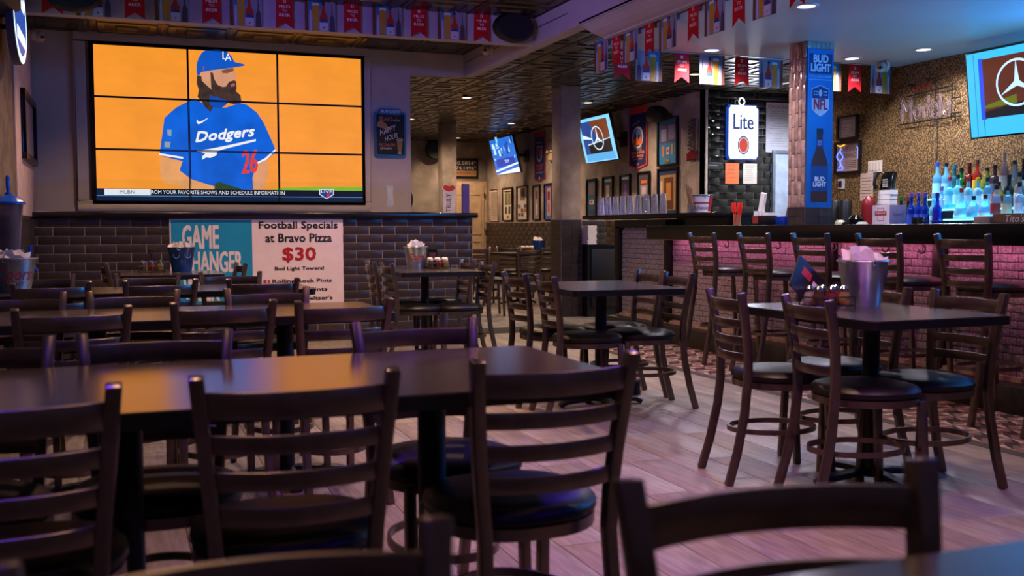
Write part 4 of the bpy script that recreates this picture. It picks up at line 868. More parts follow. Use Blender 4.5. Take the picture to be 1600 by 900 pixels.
framed(12.618, 12.069, 1.94, 2.595, 'tall black-framed team collage on blue high on the wall', '0C0C10', '2474A4', [(.06, .48, .94, .93, '4E4470'), (.12, .52, .42, .8, '8A84A0'), (.55, .55, .88, .88, '7A6C90'), (.2, .18, .32, .42, 'C87030'), (.44, .22, .6, .38, 'C8C8CC'), (.48, .26, .56, .34, '9A3030'), (.7, .2, .8, .44, 'C07840'), (.35, .04, .62, .11, '8A6A28')], w=.03)
def banner(yl, yr, zt, zb, tip, label, edge, body, draw):
    t_ = thing('felt_banner', label, 'banner', (6.99, (yl + yr) / 2, tip), world=True); P_ = PX(6.99); c = -(yl + yr) / 2; w_ = (yl - yr) / 2
    MB().ext(P_, [(c - w_, zt), (c + w_, zt), (c + w_, zb), (c, tip), (c - w_, zb)][::-1], 0, .006).build('border', M('felt_' + edge, edge, .9, var=.1, vs=60), t_)
    MB().ext(P_, [(c - w_ * .88, zt - .1), (c + w_ * .88, zt - .1), (c + w_ * .88, zb + .012), (c, tip + .03), (c - w_ * .88, zb + .012)][::-1], .006, .008).build('field', M('felt_' + body, body, .9, var=.1, vs=60), t_)
    m = MB(); draw(m, P_, c, w_, zb, zt); m.build('emblem', None, t_)
def dr_hockey(m, P_, c, w, zb, zt):
    m.use(PR('C8B8BC')).pp(P_, [(c - w * .5, 2.56), (c + w * .5, 2.56), (c + w * .45, 2.34), (c, 2.27), (c - w * .45, 2.34)], .010); m.use(PR('28388C')).pp(P_, [(c - w * .42, 2.545), (c + w * .42, 2.545), (c + w * .38, 2.35), (c, 2.285), (c - w * .38, 2.35)], .011); m.use(PR('B02C34')).pp(P_, [(c - w * .4, 2.54), (c + w * .42, 2.33), (c + w * .42, 2.44), (c - w * .1, 2.54)], .012)
    m.use(PR('C8B8BC')).text(P_, 'NEW YORK', c - w * .5, 2.60, c + w * .5, 2.63, .010); m.use(PR('C83440')); btext(m, P_, 'STANLEY', c - w * .62, 2.19, c + w * .62, 2.235, .010, .003); btext(m, P_, 'CUP', c - w * .5, 2.13, c + w * .5, 2.175, .010, .003); m.use(PR('B8A8B0')).text(P_, "28 33 40 94", c - w * .6, 2.075, c + w * .6, 2.105, .010); m.ell(P_, c, 1.99, .03, .025, .010)
banner(17.17, 16.67, 2.82, 1.985, 1.925, 'navy hockey championship banner with red edge beside the far television', '8A1C2C', '1C2454', dr_hockey)
def dr_base(m, P_, c, w, zb, zt):
    m.use(PR('C8B4B4')).ring(P_, c, 2.40, w * .6, .16, .035, .010); m.use(PR('5A7CB4')).ell(P_, c, 2.41, w * .46, .12, .0095); m.use(PR('1C2858')).pp(P_, [(c - w * .4, 2.38), (c - w * .2, 2.45), (c, 2.41), (c + w * .1, 2.47), (c + w * .3, 2.42), (c + w * .42, 2.36), (c, 2.3)], .0098)
    m.use(PR('E06A30')).pp(P_, [(c - w * .5, 2.32), (c - w * .42, 2.41), (c - w * .25, 2.36), (c - w * .05, 2.43), (c + w * .1, 2.36), (c + w * .3, 2.42), (c + w * .5, 2.33), (c + w * .4, 2.30), (c - w * .4, 2.29)], .0105)
    for i in range(3): m.use(PR('C8B4B4')).pp(P_, [(c - w * .45, 2.285 - i * .025), (c + w * .45, 2.27 - i * .025), (c + w * .45, 2.262 - i * .025), (c - w * .45, 2.277 - i * .025)], .0105)
    m.use(PR('E08060')); btext(m, P_, 'WORLD SERIES', c - w * .7, 2.165, c + w * .7, 2.20, .010, .003); btext(m, P_, 'CHAMPIONS', c - w * .62, 2.115, c + w * .62, 2.15, .010, .003); m.text(P_, '1969', c - w * .5, 2.08, c - w * .05, 2.102, .010); m.text(P_, '1986', c + w * .1, 2.08, c + w * .52, 2.102, .010)
    m.use(PR('B8A8C0')).text(P_, 'AMAZIN', c - w * .55, 2.56, c + w * .2, 2.60, .010, rise=.05); m.use(PR('B04048')).ell(P_, c, 1.995, .02, .025, .010); m.use(PR('B8A8C0')).ring(P_, c, 1.99, .05, .045, .01, .010, a0=.3, a1=2.8)
banner(13.50, 12.93, 2.84, 2.0, 1.945, 'navy and orange championship pennant beside the star television', 'C83A28', '161E4C', dr_base)
t_ = thing('beer_plaque', 'small tan arched plaque beside the navy hockey banner', 'plaque', (6.99, 16.3, 2.48), world=True); P_ = PX(6.99)
MB().slab(P_, -16.48, 2.49, -16.1, 2.72, 0, .015).build('board', PR('A89078'), t_); MB().use(PR('2A2018')).text(P_, 'BASS', -16.45, 2.58, -16.13, 2.66, .017).build('lettering', None, t_)
t_ = thing('exit_light_box', 'cream emergency light box low beside the near column', 'light box', (6.98, 16.25, 2.25), world=True); MB().box(6.92, 7.0, 16.12, 16.40, 2.27, 2.39).build('case', M('cream_box', 'C8B080', .5), t_, bevel=.01)
for y in (16.17, 16.35): MB().lathe([(.0, -.03), (.035, -.02), (.035, .01)], 12, (6.9, y, 2.42)).build('lamp_head', MATS['cream_box'], t_, smooth=True)
# red and grey neon figure sign (unlit)
t_ = thing('unlit_neon_figure', 'unlit tangled neon bottle sign with red script base near the black tiles', 'neon sign', (6.9, 11.7, 1.97), world=True); P_ = PX(6.994)
rnd = random.Random(5); m = MB(); path = []
for i in range(60): path.append(P_.p(-11.72 + .05 * math.sin(i * .9) + rnd.uniform(-.02, .02), 2.09 + .007 * i, .03 + .02 * math.sin(i * 1.7)))
m.tube(path, .006, 5); m.tube([P_.p(-11.72 + .07 * math.sin(i * .55), 2.10 + .0135 * i, .02) for i in range(30)], .005, 5); m.build('glass_tubes', M('unlit_tube', '5A5450', .2), t_, smooth=True)
m = MB(); [m.tube([P_.p(-11.88, z, 0), P_.p(-11.55, z, 0)], .004, 5) for z in (1.99, 2.07)]; m.tube([P_.p(-11.85, 2.48, 0), P_.p(-11.72, 2.52, 0), P_.p(-11.6, 2.49, 0)], .004, 5); [m.tube([P_.p(u, 1.97, 0), P_.p(u, 2.5, 0)], .004, 5) for u in (-11.66, -11.58)]; m.build('support_wires', mIron, t_)
m = MB(); m.use(M('red_script_tube', '7A1820', .3)).ext(P_, [(-11.82, 1.99), (-11.60, 1.99), (-11.6, 2.10), (-11.7, 2.12), (-11.82, 2.06)], .01, .03); m.build('red_base', None, t_)
# coordinates sign on the far wall
t_ = thing('coordinates_sign', 'black framed sign with white map coordinates above the cream door', 'sign', (6.57, YF, 2.12), world=True); P_ = PY(YF)
MB().slab(P_, 6.24, 2.12, 6.81, 2.515, 0, .03).build('frame', mBlack, t_, bevel=.004); MB().slab(P_, 6.27, 2.15, 6.78, 2.485, .03, .032).build('panel', PR('26221E'), t_)
m = MB(); m.use(PR('A8794C')).rect(P_, 6.28, 2.16, 6.77, 2.27, .0335); m.use(PR('D8CCBC')).text(P_, '40.5834°', 6.30, 2.39, 6.76, 2.46, .034); m.text(P_, '-74.1496°', 6.30, 2.29, 6.76, 2.36, .034); m.use(PR('3A2014')).text(P_, 'STATEN ISLAND, NY', 6.30, 2.19, 6.76, 2.245, .035); m.build('lettering', None, t_)
# ================================================================== black tile wall: lit can sign, papers, chart
t_ = thing('lit_can_sign', 'glowing white beer-can sign with blue outline on black tiles', 'lit sign', (7.52, 11.39, 1.98), world=True); P_ = PY(11.39)
canp = [(7.325, 1.985), (7.70, 1.985), (7.735, 2.03), (7.735, 2.62), (7.70, 2.645), (7.70, 2.665), (7.325, 2.665), (7.325, 2.645), (7.30, 2.62), (7.30, 2.03)]
MB().ext(P_, [(7.515 + (u - 7.515) * 1.07, 2.325 + (v - 2.325) * 1.04) for u, v in canp], .001, .05).build('blue_edge', EM('1C48B0', .9), t_)
MB().ext(P_, canp, .05, .058).build('white_face', EM('F4F8FF', 2.2), t_)
m = MB().use(EM('1A3A94', .8))
for q_, dx in enumerate((0, .006, .012)): m.text(P_, 'Lite', 7.36 + dx, 2.36, 7.655 + dx, 2.56, .0595 + .0003 * q_)
m.ell(P_, 7.515, 2.16, .088, .12, .0592); m.use(WHT).ell(P_, 7.515, 2.16, .074, .102, .0596); m.use(EM('D83A20', 1.)).ell(P_, 7.515, 2.16, .064, .09, .060); m.build('lettering', None, t_)
MB().use(EM('F4F8FF', 2.)).ring(P_, 7.49, 2.715, .05, .055, .02, .05).build('pull_tab', None, t_)
area('can_sign_glow', (7.52, 11.28, 2.33), (R(-90), 0, 0), .4, .65, 'DCE8FF', 7)
def sheet(name, label, Y_, u0_, v0_, u1_, v1_, col, ink, n, cat='notice'):
    t_ = thing(name, label, cat, ((u0_ + u1_) / 2, Y_, v0_), world=True); P_ = PY(Y_); MB().slab(P_, u0_, v0_, u1_, v1_, .0005, .003).build('paper', PR(col), t_); m = MB().use(PR(ink)); rnd = random.Random(n)
    for i in range(n): z = v1_ - (v1_ - v0_) * (.12 + .8 * i / n); m.rect(P_, u0_ + (u1_ - u0_) * rnd.uniform(.1, .25), z, u0_ + (u1_ - u0_) * rnd.uniform(.6, .9), z + .006, .004)
    m.build('writing', None, t_)
sheet('orange_notice', 'orange paper notice taped on the black tiles below the can sign', 11.39, 7.284, 1.667, 7.49, 1.934, 'D8683C', 'A84820', 4)
sheet('white_notice', 'whitish paper notice on the black tiles right of the orange one', 11.39, 7.553, 1.67, 7.762, 1.931, 'C8BCB4', '8A8078', 8)
sheet('choking_chart', 'grey safety chart with red heading between can sign and printed column', 11.39, 7.895, 2.08, 8.27, 2.73, 'B4B0BC', '888490', 16)
m = MB().use(PR('8A2030')); m.text(PY(11.39), 'CHOKING', 7.92, 2.655, 8.25, 2.70, .0045); m = m.build('lettering', None, bpy.data.objects['choking_chart'], org=bpy.data.objects['choking_chart']['_o'])
sheet('small_plate', 'small dark plate with round seal on the black tiles', 11.39, 7.01, 1.853, 7.255, 1.937, '16181C', '888C94', 2)
# ================================================================== printed column in the bar
bcx = thing('printed_column', 'square column clad in pinkish tiles with a blue beer banner', 'column', (5.33, 7.07, 1.12), world=True)
cw = MB().box(5.205, 5.47, 6.957, 7.18, 1.0, 2.6).build('core', M('column_grout', '6A5A60', .8), bcx)
mPk = M('pink_mother_tile', 'A88478', .16, .2, .22, 20, .1, 30, objv=.15)
for i in range(5):
    y = 6.962 + i * .0437; z = 1.30 - (i * .13) % .26 + .0; z0_ = 1.265
    zz = z0_
    k_ = 0
    while zz < 2.595:
        hh = .22 if (k_ or i % 2) else .11; z1_ = min(zz + hh, 2.598); MB().box(5.197, 5.205, y, y + .040, zz, z1_ - .005).build('pink_tile', mPk, cw, org=bcx['_o'], bevel=.0015); zz += hh; k_ += 1
for r in range(2):
    for a, b in ((6.962, 7.068), (7.072, 7.178)): MB().box(5.197, 5.205, a, b, 1.125 + r * .07, 1.19 + r * .07).build('dark_tile', mDarkTile, cw, org=bcx['_o'])
    for a, b in ((5.21, 5.335), (5.34, 5.465)): MB().box(a, b, 6.949, 6.957, 1.125 + r * .07, 1.19 + r * .07).build('dark_tile', mDarkTile, cw, org=bcx['_o'])
for i in range(6): MB().box(5.207 + i * .044, 5.247 + i * .044, 6.950, 6.957, 2.545, 2.598).build('pink_tile', mPk, cw, org=bcx['_o'])
P_ = PY(6.957); MB().slab(P_, 5.212, 1.262, 5.463, 2.54, 0, .006).build('blue_banner', M('banner_blue', '0E5AA8', .35, var=.08, vs=4), bcx)
m = MB(); m.use(PR('0A2C5C')).rect(P_, 5.225, 2.345, 5.45, 2.505, .007); m.use(PR('C4D0E4')); btext(m, P_, 'BUD', 5.265, 2.432, 5.405, 2.492, .0075, .006); btext(m, P_, 'LIGHT', 5.24, 2.36, 5.43, 2.42, .0075, .006)
m.rect(P_, 5.225, 2.295, 5.45, 2.298, .007); m.text(P_, 'OFFICIAL BEER SPONSOR', 5.235, 2.315, 5.44, 2.328, .0075)
sd = [(5.25, 2.225), (5.285, 2.235), (5.337, 2.255), (5.39, 2.235), (5.425, 2.225), (5.42, 2.06), (5.39, 2.03), (5.337, 2.0), (5.285, 2.03), (5.255, 2.06)]
m.use(PR('C8CCD8')).pp(P_, sd, .0072); m.use(PR('0C3478')).pp(P_, [(5.337 + (u - 5.337) * .92, 2.14 + (v - 2.14) * .94) for u, v in sd if v > 2.1] + [(5.417, 2.145), (5.257, 2.145)], .0074)
m.use(PR('C8CCD8')).ell(P_, 5.337, 2.19, .018, .028, .0076)
for i in range(4):
    for s__ in (-1, 1): m.ell(P_, 5.337 + s__ * (.035 + .022 * (i % 2)), 2.20 - .025 * (i // 2), .006, .006, .0076, 8)
m.use(PR('B82030')); btext(m, P_, 'NFL', 5.272, 2.055, 5.402, 2.135, .0078, .006)
bt = [(5.308, 1.895), (5.366, 1.895), (5.366, 1.80), (5.372, 1.74), (5.405, 1.66), (5.42, 1.60), (5.42, 1.32), (5.41, 1.305), (5.265, 1.305), (5.255, 1.32), (5.255, 1.60), (5.27, 1.66), (5.302, 1.74), (5.308, 1.80)]
m.use(PR('3C1C14')).pp(P_, bt, .0076); m.use(PR('0A1A30')).rect(P_, 5.305, 1.86, 5.369, 1.905, .008); m.use(PR('0C3C80')).pp(P_, [(5.304, 1.755), (5.37, 1.755), (5.368, 1.815), (5.307, 1.815)], .008); m.rect(P_, 5.256, 1.395, 5.419, 1.60, .008)
m.use(PR('C0CCE0')); btext(m, P_, 'BUD', 5.29, 1.475, 5.385, 1.51, .0085, .004); btext(m, P_, 'LIGHT', 5.275, 1.432, 5.40, 1.468, .0085, .004); m.text(P_, 'BUD', 5.32, 1.79, 5.355, 1.805, .0085); m.text(P_, 'LIGHT', 5.315, 1.77, 5.36, 1.784, .0085); m.build('banner_print', None, bcx)
# ================================================================== bar back wall items
PB = PX(6.848)
def wallsheet(name, label, yl, yr, zb, zt, col, cat, frame=None, draw=None):
    t_ = thing(name, label, cat, (6.84, (yl + yr) / 2, zb), world=True); MB().slab(PB, -yl, zb, -yr, zt, .001, .006).build('sheet', PR(col), t_)
    if frame: MB().frame(PB, -yl - .02, zb - .02, -yr + .02, zt + .02, .022, .001, .03).build('frame', M('frame_' + frame, frame, .35), t_)
    if draw: m = MB(); draw(m); m.build('print', None, t_)
    return t_
def dr_lic(m):
    m.use(PR('6A5A4C')); m.frame(PB, -8.58, 2.02, -8.35, 2.185, .006, .006, .007); m.text(PB, 'CERTIFICATE', -8.54, 2.13, -8.39, 2.15, .008)
    for i in range(4): m.rect(PB, -8.55 + .02 * (i % 2), 2.045 + i * .018, -8.39, 2.05 + i * .018, .008)
wallsheet('framed_licence', 'small black-framed certificate just right of the printed column', 8.60, 8.33, 2.0, 2.20, 'A89684', 'certificate', '14100E', dr_lic)
def dr_neon(m):
    m.use(PR('4A2C2A')); m.text(PB, 'GOVERNMENT', -8.60, 1.86, -8.30, 1.91, .008); m.text(PB, 'WARNING:', -8.58, 1.795, -8.33, 1.845, .008)
    for i in range(5): m.rect(PB, -8.5, 1.69 + i * .018, -8.33, 1.695 + i * .018, .008)
t_ = wallsheet('warning_sign', 'black-framed warning poster mirrored with blue and yellow neon, beside the column', 8.63, 8.28, 1.66, 1.94, 'B09080', 'sign', '0E0C0C', dr_neon)
m = MB(); m.use(EM('5A70FF', 3.)).tube([PB.p(-8.585 + .03 * math.sin(i * .5), 1.70 + .2 * i / 16, .02) for i in range(17)], .006, 6); m.tube([PB.p(-8.545 + .02 * math.sin(i * .6 + 2), 1.70 + .18 * i / 16, .02) for i in range(17)], .006, 6); m.tube([PB.p(-8.61, 1.68, .02), PB.p(-8.53, 1.68, .02), PB.p(-8.52, 1.70, .02)], .006, 6); m.use(EM('F0B030', 2.5)).tube([PB.p(-8.61, 1.93, .02), PB.p(-8.56, 1.915, .02), PB.p(-8.50, 1.93, .02)], .005, 6); m.use(EM('7088FF', 2.5)).tube([PB.p(-8.30, 1.78, .02), PB.p(-8.295, 1.86, .02), PB.p(-8.31, 1.9, .02)], .005, 6); m.build('neon_reflection', None, t_)  # neon mirrored in the poster, its reflection built as glowing tubes
t_ = wallsheet('light_switch', 'cream four-gang light switch plate on the bronze wall above the telephone', 8.165, 7.965, 1.63, 1.745, 'C8B8A8', 'switch')
for i in range(4): MB().slab(PB, -8.145 + i * .045, 1.65, -8.12 + i * .045, 1.725, .006, .012).build('rocker', PR('B8A898'), t_)
t_ = wallsheet('thermostat', 'small white thermostat right of the printed column', 8.61, 8.51, 1.49, 1.59, 'D0C8C0', 'thermostat'); MB().slab(PB, -8.59, 1.51, -8.55, 1.57, .006, .02).build('display', mBlack, t_)
sheet_ = wallsheet('wall_note', 'handwritten paper note behind the telephone', 8.27, 8.09, 1.36, 1.63, 'B89C8C', 'note', draw=lambda m: [m.use(PR('6A5048')).rect(PB, -8.255, 1.40 + i * .03, -8.11, 1.404 + i * .03, .008) for i in range(7)])
# script neon sign (unlit)
t_ = thing('unlit_script_sign', 'unlit pale tube script sign on a black wire frame, high on the bronze wall', 'neon sign', (6.8, 7.34, 2.05), world=True); P_ = PX(6.80)
vs2, fs2 = glyphs('Modelo'); 
import collections
ed = collections.Counter(tuple(sorted((f[i], f[(i + 1) % len(f)]))) for f in fs2 for i in range(len(f)))
adj = collections.defaultdict(list)
for (a, b), c in ed.items():
    if c == 1: adj[a].append(b); adj[b].append(a)
m = MB(); seen = set()
for st_ in list(adj):
    if st_ in seen: continue
    loop = [st_]; seen.add(st_); cur = st_
    while True:
        nx = [q_ for q_ in adj[cur] if q_ not in seen]
        if not nx: break
        cur = nx[0]; seen.add(cur); loop.append(cur)
    if len(loop) > 3: m.tube([P_.p(-7.63 + .60 * vs2[i][0], 2.07 + .21 * vs2[i][1] + .0 * vs2[i][0], .03) for i in loop], .004, 5, True)
m.build('tube_letters', M('pale_unlit_tube', '6A5A60', .2), t_, smooth=True)
m = MB()
for a, b in (((-7.72, 2.05), (-6.95, 2.06)), ((-7.70, 2.20), (-7.6, 2.2)), ((-7.05, 2.03), (-7.05, 2.36)), ((-7.6, 2.30), (-7.05, 2.33)), ((-7.05, 2.09), (-6.95, 2.09)), ((-7.05, 2.22), (-6.95, 2.22)), ((-7.5, 2.03), (-7.5, 2.4)), ((-7.25, 2.03), (-7.25, 2.42)), ((-7.6, 2.4), (-7.5, 2.4)), ((-7.35, 2.43), (-7.25, 2.42))): m.tube([P_.p(*a, 0), P_.p(*b, 0)], .006, 6)
m.build('wire_frame', mIron, t_)
MB().tube([P_.p(-7.53 + .02 * i, 2.34 + .02 * math.sin(i * 1.1) + .002 * i, .03) for i in range(14)], .007, 6).build('red_tube_script', M('red_unlit_tube', '7A1A14', .2), t_, smooth=True)
MB().tube([P_.p(-7.20 + .01 * math.sin(i * .4), 2.05 - .055 * i, .02) for i in range(16)], .004, 5).build('power_cable', mIron, t_)
# ================================================================== back bar with bottles
bb = thing('back_bar', 'stepped back bar with cyan lit bottle shelves', 'back bar', (6.5, 5.6, 0), world=True)
MB().box(6.30, 6.85, 3.2, 8.5, 0, 1.02).build('cabinet', MATS['cabinet_black'], bb); MB().box(6.26, 6.85, 3.2, 8.5, 1.02, 1.05).build('worktop', mBlackG, bb)
mLit = EM('58CCFF', 7.)
for x0_, x1_, z_, ye in ((6.34, 6.50, 1.165, 6.64), (6.50, 6.64, 1.25, 6.88), (6.64, 6.80, 1.345, 7.18)):
    MB().box(x0_, x1_, 4.0, ye, 1.05, z_ - .012).build('step', M('step_riser', '1A222A', .3), bb); MB().box(x0_, x1_, 4.0, ye, z_ - .012, z_).build('lit_shelf', mLit, bb)
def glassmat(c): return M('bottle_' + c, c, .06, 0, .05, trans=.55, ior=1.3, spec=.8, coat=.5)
BT = {'wine': [(.036, 0), (.038, .01), (.038, .17), (.034, .19), (.015, .225), (.0145, .285)], 'std': [(.038, 0), (.040, .01), (.040, .16), (.036, .185), (.017, .205), (.0145, .27)], 'tall': [(.034, 0), (.036, .01), (.036, .20), (.030, .22), (.014, .24), (.013, .31)],
      'tear': [(.058, 0), (.060, .01), (.058, .05), (.040, .12), (.019, .17), (.0145, .22)], 'round': [(.040, 0), (.052, .02), (.056, .06), (.048, .10), (.024, .13), (.018, .16)], 'square': [(.042, 0), (.044, .01), (.044, .13), (.036, .15), (.018, .165), (.016, .20)]}
def bottle(kind, X_, Y_, z, sc, col, cap, lab, label):
    pr = [(r * min(1, .85 + .15 * sc), h * sc) for r, h in BT[kind]]; t_ = thing('bottle', label, 'bottle', (X_, Y_, z), group='bottles on the back bar')
    MB().lathe(pr + [(0, pr[-1][1])], 14 if kind != 'square' else 4).build('body', glassmat(col), t_, smooth=(kind != 'square'))
    MB().lathe([(.0165, pr[-1][1] - .004), (.017, pr[-1][1] + .03), (.006, pr[-1][1] + .034), (0, pr[-1][1] + .034)], 10).build('cap', M('cap_' + cap, cap, .35), t_, smooth=True)
    if lab:
        r0 = max(r for r, h in pr) + .0012; h0 = BT[kind][2][1] * sc
        r1 = r0
        if kind == 'tear': h0 *= .9
        MB().add([(r0 * math.cos(R(a)), r0 * math.sin(R(a)), z_) for z_ in (h0 * .25, h0 * .8) for a in range(130, 261, 13)], [(i, i + 1, i + 12, i + 11) for i in range(10)]).build('label', M('label_' + lab, lab, .6), t_)
    return t_
Z1, Z2, Z3 = 1.165, 1.25, 1.345
BL = [('wine', 6.40, 7.20, 1.05, 1.0, '1C2C14', '2A5A30', 'A8A890', 'dark green wine bottle, leftmost on the back bar'), ('wine', 6.40, 7.11, 1.05, .98, '241A12', '6A2A3C', None, 'near-black wine bottle beside the green one'),
 ('tall', 6.36, 7.03, 1.05, 1.0, '1238B0', '6A3CA0', '2C50C8', 'blue bottle with violet cap, first of three alike'), ('tall', 6.36, 6.945, 1.05, 1.0, '1238B0', '6A3CA0', '3458D0', 'blue bottle with violet cap, second of three alike'), ('tall', 6.36, 6.87, 1.05, 1.0, '1238B0', '6A3CA0', '2C50C8', 'blue bottle with violet cap, third of three alike'),
 ('std', 6.36, 6.73, 1.05, 1.12, '0A2CC8', '1C2C60', None, 'broad cobalt blue bottle at the shelf front'),
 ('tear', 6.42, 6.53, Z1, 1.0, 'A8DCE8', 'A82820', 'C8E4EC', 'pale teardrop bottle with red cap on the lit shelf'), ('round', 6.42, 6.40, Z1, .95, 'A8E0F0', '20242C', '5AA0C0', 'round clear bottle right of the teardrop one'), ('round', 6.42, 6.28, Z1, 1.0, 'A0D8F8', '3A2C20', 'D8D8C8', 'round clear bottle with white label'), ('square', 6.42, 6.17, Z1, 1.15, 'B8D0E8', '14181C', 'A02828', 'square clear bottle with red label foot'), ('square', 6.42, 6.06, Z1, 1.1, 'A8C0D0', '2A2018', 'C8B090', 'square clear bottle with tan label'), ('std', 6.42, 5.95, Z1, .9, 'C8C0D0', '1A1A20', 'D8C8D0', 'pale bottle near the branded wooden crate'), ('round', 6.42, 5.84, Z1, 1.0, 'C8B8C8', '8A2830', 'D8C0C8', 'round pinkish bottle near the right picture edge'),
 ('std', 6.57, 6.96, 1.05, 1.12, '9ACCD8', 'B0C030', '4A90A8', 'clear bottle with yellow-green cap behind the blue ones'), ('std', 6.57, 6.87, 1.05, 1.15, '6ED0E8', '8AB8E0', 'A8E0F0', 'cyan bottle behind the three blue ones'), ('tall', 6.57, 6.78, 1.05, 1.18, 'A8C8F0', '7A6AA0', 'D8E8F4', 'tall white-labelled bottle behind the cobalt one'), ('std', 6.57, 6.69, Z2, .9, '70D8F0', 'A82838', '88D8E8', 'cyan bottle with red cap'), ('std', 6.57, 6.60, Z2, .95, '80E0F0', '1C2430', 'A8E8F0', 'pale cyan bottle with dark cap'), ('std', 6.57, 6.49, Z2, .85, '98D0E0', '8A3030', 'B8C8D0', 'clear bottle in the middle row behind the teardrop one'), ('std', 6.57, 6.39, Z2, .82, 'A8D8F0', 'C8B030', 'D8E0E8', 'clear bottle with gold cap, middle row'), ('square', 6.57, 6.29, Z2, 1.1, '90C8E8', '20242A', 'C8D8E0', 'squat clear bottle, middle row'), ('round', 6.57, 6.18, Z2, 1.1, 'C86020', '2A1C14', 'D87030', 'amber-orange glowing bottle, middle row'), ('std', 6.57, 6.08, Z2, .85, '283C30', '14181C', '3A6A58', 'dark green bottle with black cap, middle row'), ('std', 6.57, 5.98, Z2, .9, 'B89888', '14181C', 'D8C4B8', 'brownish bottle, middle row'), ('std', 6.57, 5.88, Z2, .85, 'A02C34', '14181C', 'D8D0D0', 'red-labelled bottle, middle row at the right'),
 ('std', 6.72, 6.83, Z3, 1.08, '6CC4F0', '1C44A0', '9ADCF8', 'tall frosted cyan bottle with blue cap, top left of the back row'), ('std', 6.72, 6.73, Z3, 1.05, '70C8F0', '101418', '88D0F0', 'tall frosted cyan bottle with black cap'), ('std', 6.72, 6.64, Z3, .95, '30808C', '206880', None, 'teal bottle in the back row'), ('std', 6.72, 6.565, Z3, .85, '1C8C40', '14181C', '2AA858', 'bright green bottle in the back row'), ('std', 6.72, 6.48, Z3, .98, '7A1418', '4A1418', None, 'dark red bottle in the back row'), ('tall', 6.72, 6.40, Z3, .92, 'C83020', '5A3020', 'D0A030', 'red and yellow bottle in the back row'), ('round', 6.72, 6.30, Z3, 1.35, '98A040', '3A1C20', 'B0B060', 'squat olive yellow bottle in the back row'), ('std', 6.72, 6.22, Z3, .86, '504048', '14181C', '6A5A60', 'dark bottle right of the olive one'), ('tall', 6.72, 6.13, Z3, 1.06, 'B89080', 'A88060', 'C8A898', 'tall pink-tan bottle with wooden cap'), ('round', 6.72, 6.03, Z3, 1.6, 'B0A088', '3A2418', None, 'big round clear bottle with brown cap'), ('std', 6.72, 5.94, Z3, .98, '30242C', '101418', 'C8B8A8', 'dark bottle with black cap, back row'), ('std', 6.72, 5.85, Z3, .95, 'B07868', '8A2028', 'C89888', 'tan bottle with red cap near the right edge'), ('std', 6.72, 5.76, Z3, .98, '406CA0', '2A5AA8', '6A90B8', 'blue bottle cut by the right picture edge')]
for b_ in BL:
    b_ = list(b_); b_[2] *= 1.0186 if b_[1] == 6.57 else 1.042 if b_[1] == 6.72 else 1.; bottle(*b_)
mTin2 = M('shaker_steel', 'B0B0B8', .2, 1.)
for y, lb in ((7.17, 'steel shaker cup before the green wine bottle'), (6.90, 'steel shaker cup before the blue bottles'), (6.83, 'steel shaker cup beside the cobalt bottle')): o = MB().lathe([(.026, 0), (.038, .13), (.036, .13), (.025, .004), (0, .004)], 18).build('shaker_cup', mTin2, smooth=True); o.location = (6.0 if False else 6.29, y, 1.05); tag(o, lb, 'cup', 'steel shaker cups')
# wooden crate with brand lettering, carton
t_ = thing('wooden_crate', 'brown wooden bottle crate with white script lettering at the right edge', 'crate', (6.2, 5.7, 1.05), world=True); MB().box(6.20, 6.30, 5.3, 5.99, 1.05, 1.20).build('body', M('crate_wood', '5A3018', .5, var=.3, vs=3, stretch=(1, 1, 12)), t_, bevel=.003)
MB().use(PR('C8BCB4')).text(PX(6.20), "Tito's", -5.88, 1.135, -5.70, 1.19, .003, shear=.25).build('lettering', None, t_)
o = MB().box(-.05, .05, -.08, .08, 0, .13).build('carton', M('carton_tan', '8A6A60', .8), bevel=.002); o.location = (6.24, 6.09, 1.05); tag(o, 'small plain carton beside the wooden crate', 'carton')
t_ = thing('glass_rack', 'black wire rack under the lit bottle shelf', 'rack', (6.27, 6.55, 1.05)); m = MB(); [m.tube([(0, -.3, z), (0, .3, z)], .004, 5) for z in (.06, .10)]; [m.tube([(0, -.3 + .06 * i, .06), (0, -.27 + .06 * i, .10)], .003, 5) for i in range(10)]; [m.tube([(0, s__ * .29, 0), (0, s__ * .29, .10)], .004, 5) for s__ in (-1, 1)]; m.build('wires', mIron, t_)
for i in range(8):
    o = inst(gm, 'small_glass', None, (6.33 + .05 * (i % 2), 5.98 - i * .035 - .2, 1.165 if False else 1.165), None, (.7, .7, .35)); tag(o, 'small upturned glass before the bottles at the right edge, %s from the left' % ORD[i], 'glass', 'small glasses on the back bar')
# telephone on napkins, box
t_ = thing('napkin_box', 'pinkish box with a red ribbon logo on the bar', 'box', (5.63, 6.46, 1.12), world=True); P5 = PX(5.55)
MB().box(5.55, 5.71, 6.365, 6.562, 1.121, 1.272).build('carton', M('box_pink', 'A88898', .6), t_, bevel=.002)
m = MB(); m.use(PR('D0BCC8')).rect(P5, -6.56, 1.125, -6.367, 1.27, .001); m.use(PR('9A1828')).rect(P5, -6.53, 1.192, -6.40, 1.225, .0025); m.use(PR('E0D0D4')).text(P5, 'SMIRNOFF', -6.52, 1.20, -6.41, 1.216, .0035); m.use(PR('9A1828')).frame(P5, -6.50, 1.15, -6.43, 1.25, .004, .0015, .002); m.use(PR('7A4A5C')).text(PY(6.365), 'Luxury', 5.58, 1.18, 5.68, 1.215, .002, shear=.2); m.build('box_print', None, t_)
t_ = thing('napkin_stack', 'tall stack of white napkins behind the logo box under the telephone', 'napkins', (6.33, 7.35, 1.05), world=True)
